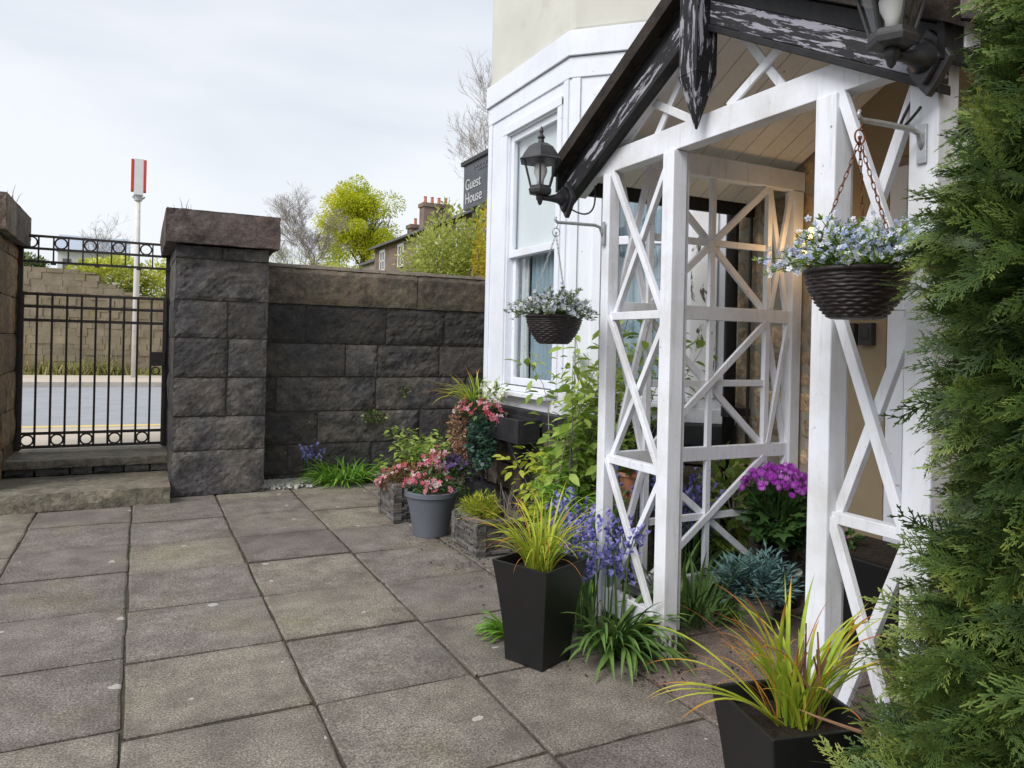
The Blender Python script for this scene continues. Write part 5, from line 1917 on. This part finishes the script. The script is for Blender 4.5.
# left group by the wall
blt = mound('pot_plant', 'pink and red flowers spilling over the rim of the large slate-grey pot', 'flowers', (1.80, 4.75, .29), (.19, .19, .14), 420, 'leaf_mid', (.02, .045), 401, LEAF, None, -.05, .4, 6, ('petal_pink', FL5, 130, (.011, .021)))
b = MB(); cl = Cloud(); rg = random.Random(77)
for s in range(7):
    p = Vector((1.80 + rg.gauss(0, .03), 4.77 + rg.gauss(0, .03), .3)); q_ = p + Vector((rg.uniform(-.05, .08), rg.uniform(-.05, .08), rg.uniform(.16, .27)))
    b.tube([tuple(p), tuple((p + q_) / 2 + Vector((.01, 0, .01))), tuple(q_)], .0025, 5)
    for _ in range(11):
        cl.put(FL5[0] * rg.uniform(.013, .024), FL5[1], basis([rg.gauss(0, 1) for _ in range(3)], (rg.gauss(-.3, .6), rg.gauss(-.3, .6), rg.gauss(.3, .6))), q_ + Vector((rg.gauss(0, .022), rg.gauss(0, .022), rg.gauss(0, .03))), rg.random())
b.build('flower_stem', 'leaf_mid', blt); cl.build('flower_head', 'petal_pink', blt)
mound('slate_plant', 'feathery lime green mound growing in the slate planter by the plinth', 'plant', (1.99, 4.33, .19), (.15, .16, .15), 1500, 'leaf_yellow', (.02, .05), 402, NARROW, None, -.05, .3, 8)
b = MB(); rg = random.Random(5)
for k in range(16):
    p = (2.12 + rg.uniform(-.04, .04), 4.22 + rg.uniform(-.08, .08), .19); a = rg.uniform(0, 6.28); l = rg.uniform(.1, .24)
    b.tube([p, (p[0] + .02 * math.cos(a), p[1] + .02 * math.sin(a), p[2] + l * .6), (p[0] + .06 * math.cos(a), p[1] + .06 * math.sin(a), p[2] + l)], [.0022, .0018, .001], 4)
props(b.build('dry_twigs', 'twig', loc=(2.12, 4.22, .19)), 'dry bare twigs standing at the back of the near slate planter', 'twigs')
mound('slate_plant', 'reddish green plant with pink flowers trailing over the half-hidden slate planter', 'flowers', (1.77, 5.28, .25), (.18, .2, .15), 700, 'sedum_red', (.02, .045), 403, LEAF, None, -.3, .4, 6, ('petal_pink', FL5, 60, (.014, .026)))
stem_plant('leafy_shrub', 'small bright green shrub against the dark wall behind the grey pot', 'shrub', (2.05, 5.75, 0), 20, (.42, .70), (2, 22), LEAF, (.04, .07), 'leaf_lime', 404, .05, 8)
mound('pansy_clump', 'dark purple flower clump on the ground beside the bright green shrub', 'flowers', (2.28, 5.50, .16), (.22, .2, .22), 520, 'leaf_mid', (.03, .05), 405, LEAF, None, -.6, .35, 6, ('petal_purple', FL5, 150, (.018, .03)))
g = thing('strap_plant', 'bright green strap-leaved clump at the foot of the dark stone wall', 'plant', (1.62, 6.72, 0), 'strap-leaved clumps')
blades('leaf', 'strap_bright', g, (1.70, 6.72, 0), 210, (.2, .40), (.014, .024), (12, 65), (.6, 1.9), .2, 410, 8, None, .3, (.1, .9), .2, ell=(1.0, .4))
bluebells('few sparse bluebells rising beside the bright clump at the wall foot', (1.42, 6.86, 0), 5, (.3, .42), .09, 411, leaves=0)
mound('wall_fern', 'small green plant rooted in a joint of the dark stone wall', 'plant', (2.02, 6.93, .58), (.13, .06, .08), 160, 'leaf_variegated', (.025, .05), 412, LEAF, 'plants rooted in the wall', -.7, .3, 5)
mound('wall_fern', 'tiny sprig growing in a wall joint above the other wall plant', 'plant', (2.33, 6.94, .80), (.05, .04, .11), 60, 'leaf_variegated', (.02, .035), 413, LEAF, 'plants rooted in the wall', -.8, .3, 4)

# in the window trough
g = thing('ornamental_grass', 'spiky grass with reddish tips at the far end of the window trough', 'grass plant', (2.33, 5.30, .78), 'plants in the window trough')
blades('blade', 'grass_gold', g, (2.33, 5.20, .79), 60, (.28, .46), (.008, .013), (8, 48), (.4, 1.7), .035, 420, 9, (2.9, 1.2), .9, (.0, .5), .3)
mound('trough_flowers', 'pink geranium-like flowers at the far end of the window trough', 'flowers', (2.25, 4.98, .79), (.14, .30, .10), 380, 'leaf_mid', (.03, .05), 421, LEAF, 'plants in the window trough', -.4, .35, 6, ('petal_pink', FL5, 110, (.018, .030)))
mound('dry_trailer', 'brown withered trailing plant hanging at the far corner of the bay', 'plant', (2.20, 5.20, .60), (.10, .16, .24), 620, 'dry_leaf', (.02, .04), 422, LEAF, 'plants in the window trough', -1, .3, 7)
mound('trailing_ivy', 'dark blue-green ivy curtain hanging from the trough over the bay stonework', 'ivy', (2.23, 4.86, .56), (.09, .22, .27), 900, 'ivy_leaf', (.025, .045), 423, LOBED, 'plants in the window trough', -1, .4, 7)
mound('white_bloom', 'loose white flower heads leaning on the left of the bay window sill', 'flowers', (2.30, 4.85, .93), (.10, .14, .11), 70, 'leaf_lime', (.03, .05), 424, LEAF, 'plants in the window trough', -.6, .4, 5, ('petal_white', FL5, 20, (.022, .032)))

# climbing light green shrub left of the porch
stem_plant('leafy_shrub', 'tall arching shrub with fresh light green leaves climbing beside the bay and the porch post', 'shrub', (2.24, 3.62, 0), 19, (1.05, 1.62), (1, 9), LEAF, (.055, .105), 'leaf_lime', 430, .095, 9, None, (-.5, 1.1), .15, .006)
stem_plant('leafy_shrub', 'yellow-lime leaved shrub in front of the bay stonework', 'shrub', (2.24, 3.86, 0), 11, (.48, .80), (6, 30), LEAF, (.05, .085), 'leaf_yellow', 431, .06, 7, None, (2.6, 1.6), .1, .004)
stem_plant('feathery_plant', 'feathery mid green plant filling the space under the light green shrub', 'plant', (2.20, 3.45, 0), 26, (.5, .92), (2, 24), NARROW, (.04, .08), 'strap_bright', 432, .10, 14, None, None, .1, .003, 'leaf_mid')
stem_plant('leafy_shrub', 'slender leafy climber seen behind the narrow trellis panel', 'shrub', (2.46, 3.45, 0), 7, (1.2, 1.6), (1, 8), LEAF, (.06, .10), 'leaf_lime', 433, .06, 5, None, None, .2, .005)
mound('pot_plant', 'small leafy plant growing in the terracotta pot behind the trellis', 'plant', (TP[0], TP[1], .66), (.09, .09, .11), 140, 'leaf_mid', (.035, .06), 434, LEAF, None, -.1, .3, 5)

# bluebells and strap leaves round the main post
bluebells('tall violet-blue bluebells just behind the tall black planter, outside the trellis', (1.92, 2.90, 0), 40, (.34, .60), .19, 440, ell=(.8, 1.2))
bluebells('violet-blue bluebells growing inside the porch behind the star trellis', (2.55, 3.13, 0), 44, (.4, .76), .22, 441, ell=(1.4, .5), leafL=(.3, .5), leaves=50)
bluebells('bluebells standing between the light green shrub and the left porch post', (2.02, 3.22, 0), 14, (.42, .62), .14, 442)
g = thing('strap_plant', 'arching green strap-leaved clump at the foot of the main white post', 'plant', (1.78, 2.62, 0), 'strap-leaved clumps')
blades('leaf', 'strap_green', g, (1.85, 2.64, 0.0), 120, (.24, .40), (.020, .032), (14, 60), (.8, 2.0), .09, 443, 10, (-1.15, .95), .25, (.0, .95), .28)
g = thing('strap_plant', 'few green strap leaves lying on the paving left of the tall black planter', 'plant', (1.52, 2.96, 0), 'strap-leaved clumps')
blades('leaf', 'strap_bright', g, (1.50, 2.94, 0), 30, (.12, .20), (.014, .022), (25, 65), (.8, 1.9), .035, 444, 8, (2.8, .55), .2, (.1, .7), .25)
g = thing('strap_plant', 'dark green leaves crowding the porch floor behind the main post', 'plant', (2.42, 2.72, 0), 'strap-leaved clumps')
blades('leaf', 'strap_green', g, (2.38, 2.74, 0), 120, (.25, .44), (.012, .024), (4, 60), (.4, 1.8), .15, 445, 9, None, .2, (.0, .75), .25, ell=(1.3, .7))
# blue grey plant
stem_plant('pot_plant', 'blue-grey narrow-leaved plant spreading from the grey-brown clay pot', 'plant', (2.635, 2.61, .12), 34, (.11, .20), (10, 60), NARROW, (.035, .065), 'leaf_blue', 450, .03, 16, None, None, -.5, .003, 'leaf_blue')
# magenta cineraria
cn = thing('pot_plant', 'dome of vivid magenta daisies above green leaves in the porch', 'flowers', (PP[0], PP[1], .28))
cl = Cloud(); leaf_mound(cl, LOBED, (PP[0], PP[1], .42), (.17, .17, .17), 260, (.06, .11), 460, -.8, .45, (0, .8), 6); cl.build('foliage', 'leaf_mid', cn)
cl = Cloud(); rg = random.Random(461); b = MB()
for k in range(230):
    a = rg.uniform(0, 6.28); r_ = .19 * math.sqrt(rg.random())
    p = np.array((PP[0] + r_ * math.cos(a), PP[1] + r_ * math.sin(a), .70 - 2.6 * r_ * r_ + rg.gauss(0, .014)))
    nd = np.array((math.cos(a) * r_ * 5, math.sin(a) * r_ * 5, 1)) + np.array([rg.gauss(0, .25) for _ in range(3)]) + np.array((-.45, -.45, 0))
    tt = np.where(np.linalg.norm(FL8[0][:, :2], axis=1) < .2, .5, 0.)
    cl.put(FL8[0] * rg.uniform(.016, .023), FL8[1], basis([rg.gauss(0, 1) for _ in range(3)], nd), p, rg.uniform(.1, .75), tt)
    if k % 4 == 0: b.tube([(PP[0] + .04 * math.cos(a), PP[1] + .04 * math.sin(a), .44), tuple(p - np.array((0, 0, .01)))], .0025, 4)
cl.build('blossom', 'petal_magenta', cn); b.build('flower_stem', 'leaf_mid', cn)
shrub('leafy_shrub', 'light green leafy plant against the stone wall behind the magenta flowers', 'shrub', (2.93, 3.12, .40), (.17, .14, .36), 260, 'leaf_lime', (.05, .09), 462, None, LEAF, 6, -1, .3, 5)
mound('trough_flowers', 'few small magenta flowers at the corner of the black porch trough', 'flowers', (2.92, 2.34, .42), (.07, .07, .06), 40, 'leaf_mid', (.03, .05), 463, LEAF, None, -.1, .3, 4, ('petal_magenta', FL5, 14, (.014, .02)))


# ------------------------------------------------------------------ conifer
def spray(seed):
    """a flat fern-like cypress spray, axis +Y, length 1"""
    rg = random.Random(seed)
    V = []; Fq = []; T = []

    def strip(p, d, L, w, t0, t1, bend=0.):
        p = np.array(p, float); d = np.array(d, float)
        s = np.array((-d[1], d[0], 0)); q0 = p; q1 = p + d * L + np.array((0, 0, -bend * L))
        b_ = len(V)
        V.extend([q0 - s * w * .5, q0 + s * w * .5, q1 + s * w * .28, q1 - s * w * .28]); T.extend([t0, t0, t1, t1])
        Fq.append((b_, b_ + 1, b_ + 2, b_ + 3))
        return q1
    p = np.zeros(3); ang = math.pi / 2
    n = 11
    for k in range(n):
        t = k / n
        a = ang + rg.gauss(0, .06)
        d = (math.cos(a), math.sin(a), 0)
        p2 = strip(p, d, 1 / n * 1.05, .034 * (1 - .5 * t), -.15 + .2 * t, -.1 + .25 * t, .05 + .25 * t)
        for sgn in (1, -1):
            L = (.46 - .30 * t) * rg.uniform(.75, 1.15)
            bb = a + sgn * rg.uniform(.62, .85)
            dd = np.array((math.cos(bb), math.sin(bb), 0))
            pm = np.array(p) + (p2 - p) * rg.random()
            e = strip(pm, dd, L * .55, .026, -.05 + .1 * t, .05 + .2 * t, .1)
            e2 = strip(e, (math.cos(bb - sgn * .15), math.sin(bb - sgn * .15), 0), L * .5, .024, .05 + .2 * t, .22 + .2 * t, .25)
            m = 3 if L > .25 else 2
            for j in range(m):
                f = (j + .6) / m
                base = pm + (e - pm) * f if f < .6 else e + (e2 - e) * (f - .6)
                for s2 in (1, -1):
                    cc = bb + s2 * rg.uniform(.5, .75)
                    strip(base, (math.cos(cc), math.sin(cc), 0), L * rg.uniform(.26, .42) * (1 - .4 * f), .022, .02 + .15 * t, .2 + .2 * t, .1)
        p = p2
    V = np.array(V); V[:, 2] += -.12 * V[:, 1] ** 2 + .05 * np.sin(V[:, 0] * 6)
    return V, np.array(Fq), np.array(T)


SPR = [spray(k) for k in range(6)]
CC = (1.63, .80)
RP = [(0, .25), (.15, .30), (.35, .325), (.55, .325), (.75, .27), (1.0, .185), (1.15, .195), (1.34, .185), (1.5, .255), (1.62, .265), (1.76, .18), (1.9, .12), (2.05, .08), (2.25, .04), (2.45, .01)]


def rprof(z):
    for (za, ra), (zb, rb) in zip(RP[:-1], RP[1:]):
        if za <= z <= zb: return ra + (rb - ra) * (z - za) / (zb - za)
    return .01


cf = thing('conifer', 'dense dark green columnar conifer at the right edge in front of the porch', 'tree', (CC[0], CC[1], 0))
b = MB(); rg = random.Random(500)
b.tube([(CC[0], CC[1], 0), (CC[0] + .01, CC[1], .8), (CC[0], CC[1] + .01, 1.6), (CC[0], CC[1], 2.35)], [.045, .036, .022, .006], 10)
cl = Cloud()
N = 6600
for i in range(N):
    z = 2.42 * rg.random() ** 1.05
    a = rg.uniform(0, 2 * math.pi)
    rr = rprof(z)
    lump = 1.02 + .24 * mnoise.noise(Vector((math.cos(a) * 2.2, math.sin(a) * 2.2, z * 3.4))) + .10 * mnoise.noise(Vector((math.cos(a) * 5, math.sin(a) * 5, z * 8 + 7)))
    u = rg.random()
    dep = 1 - .62 * u ** 1.6 if u > .25 else 1 - .03 * u
    sz = rg.uniform(.08, .135) * (1.35 if rg.random() < .16 else 1)
    r_ = max(0, rr * lump * dep - sz * .55)
    out = np.array((math.cos(a), math.sin(a), 0))
    tang = np.array((-math.sin(a), math.cos(a), 0))
    d = out * rg.uniform(.45, 1.0) + np.array((0, 0, 1)) * rg.uniform(-.25, .75) + tang * rg.gauss(0, .35)
    nrm = tang * rg.choice((-1, 1)) * rg.uniform(.2, 1) + out * rg.uniform(-.2, .6) + np.array((0, 0, rg.uniform(.1, .9)))
    p = np.array((CC[0], CC[1], max(z - .05, .02))) + out * r_
    clump = .5 + .5 * mnoise.noise(Vector((p[0] * 7, p[1] * 7, p[2] * 7)))
    t0 = .0 + .62 * clump + rg.uniform(-.12, .22) + (.16 if rg.random() < .12 else 0)
    if rg.random() < .009: t0 = 1.0
    if u <= .25 and mnoise.noise(Vector((p[0] * 6 + 3, p[1] * 6, p[2] * 6))) < -.12: continue
    s = SPR[rg.randrange(6)]
    s = (s[0] * np.array((rg.uniform(.5, 1.05), 1, rg.uniform(.5, 2.5))), s[1], s[2])
    if p[2] + d[2] * sz < .02: d[2] = abs(d[2])
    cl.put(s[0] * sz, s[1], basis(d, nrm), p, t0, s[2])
    if i % 26 == 0:
        b.tube([(CC[0] + .01 * out[0], CC[1] + .01 * out[1], max(.05, z - .14)), tuple(np.array((CC[0], CC[1], max(.08, z - .08))) + out * r_ * .55), tuple(p)], [.008, .005, .002], 5)
b.build('trunk', 'bark', cf)
cl.build('crown', 'conifer_leaf', cf)
b = MB()
b.tube([(1.58, 1.10, .36), (1.50, 1.14, .43), (1.42, 1.20, .455), (1.40, 1.24, .46)], [.006, .005, .003, .001], 6)
b.build('dead_twig', 'dry_leaf', cf)
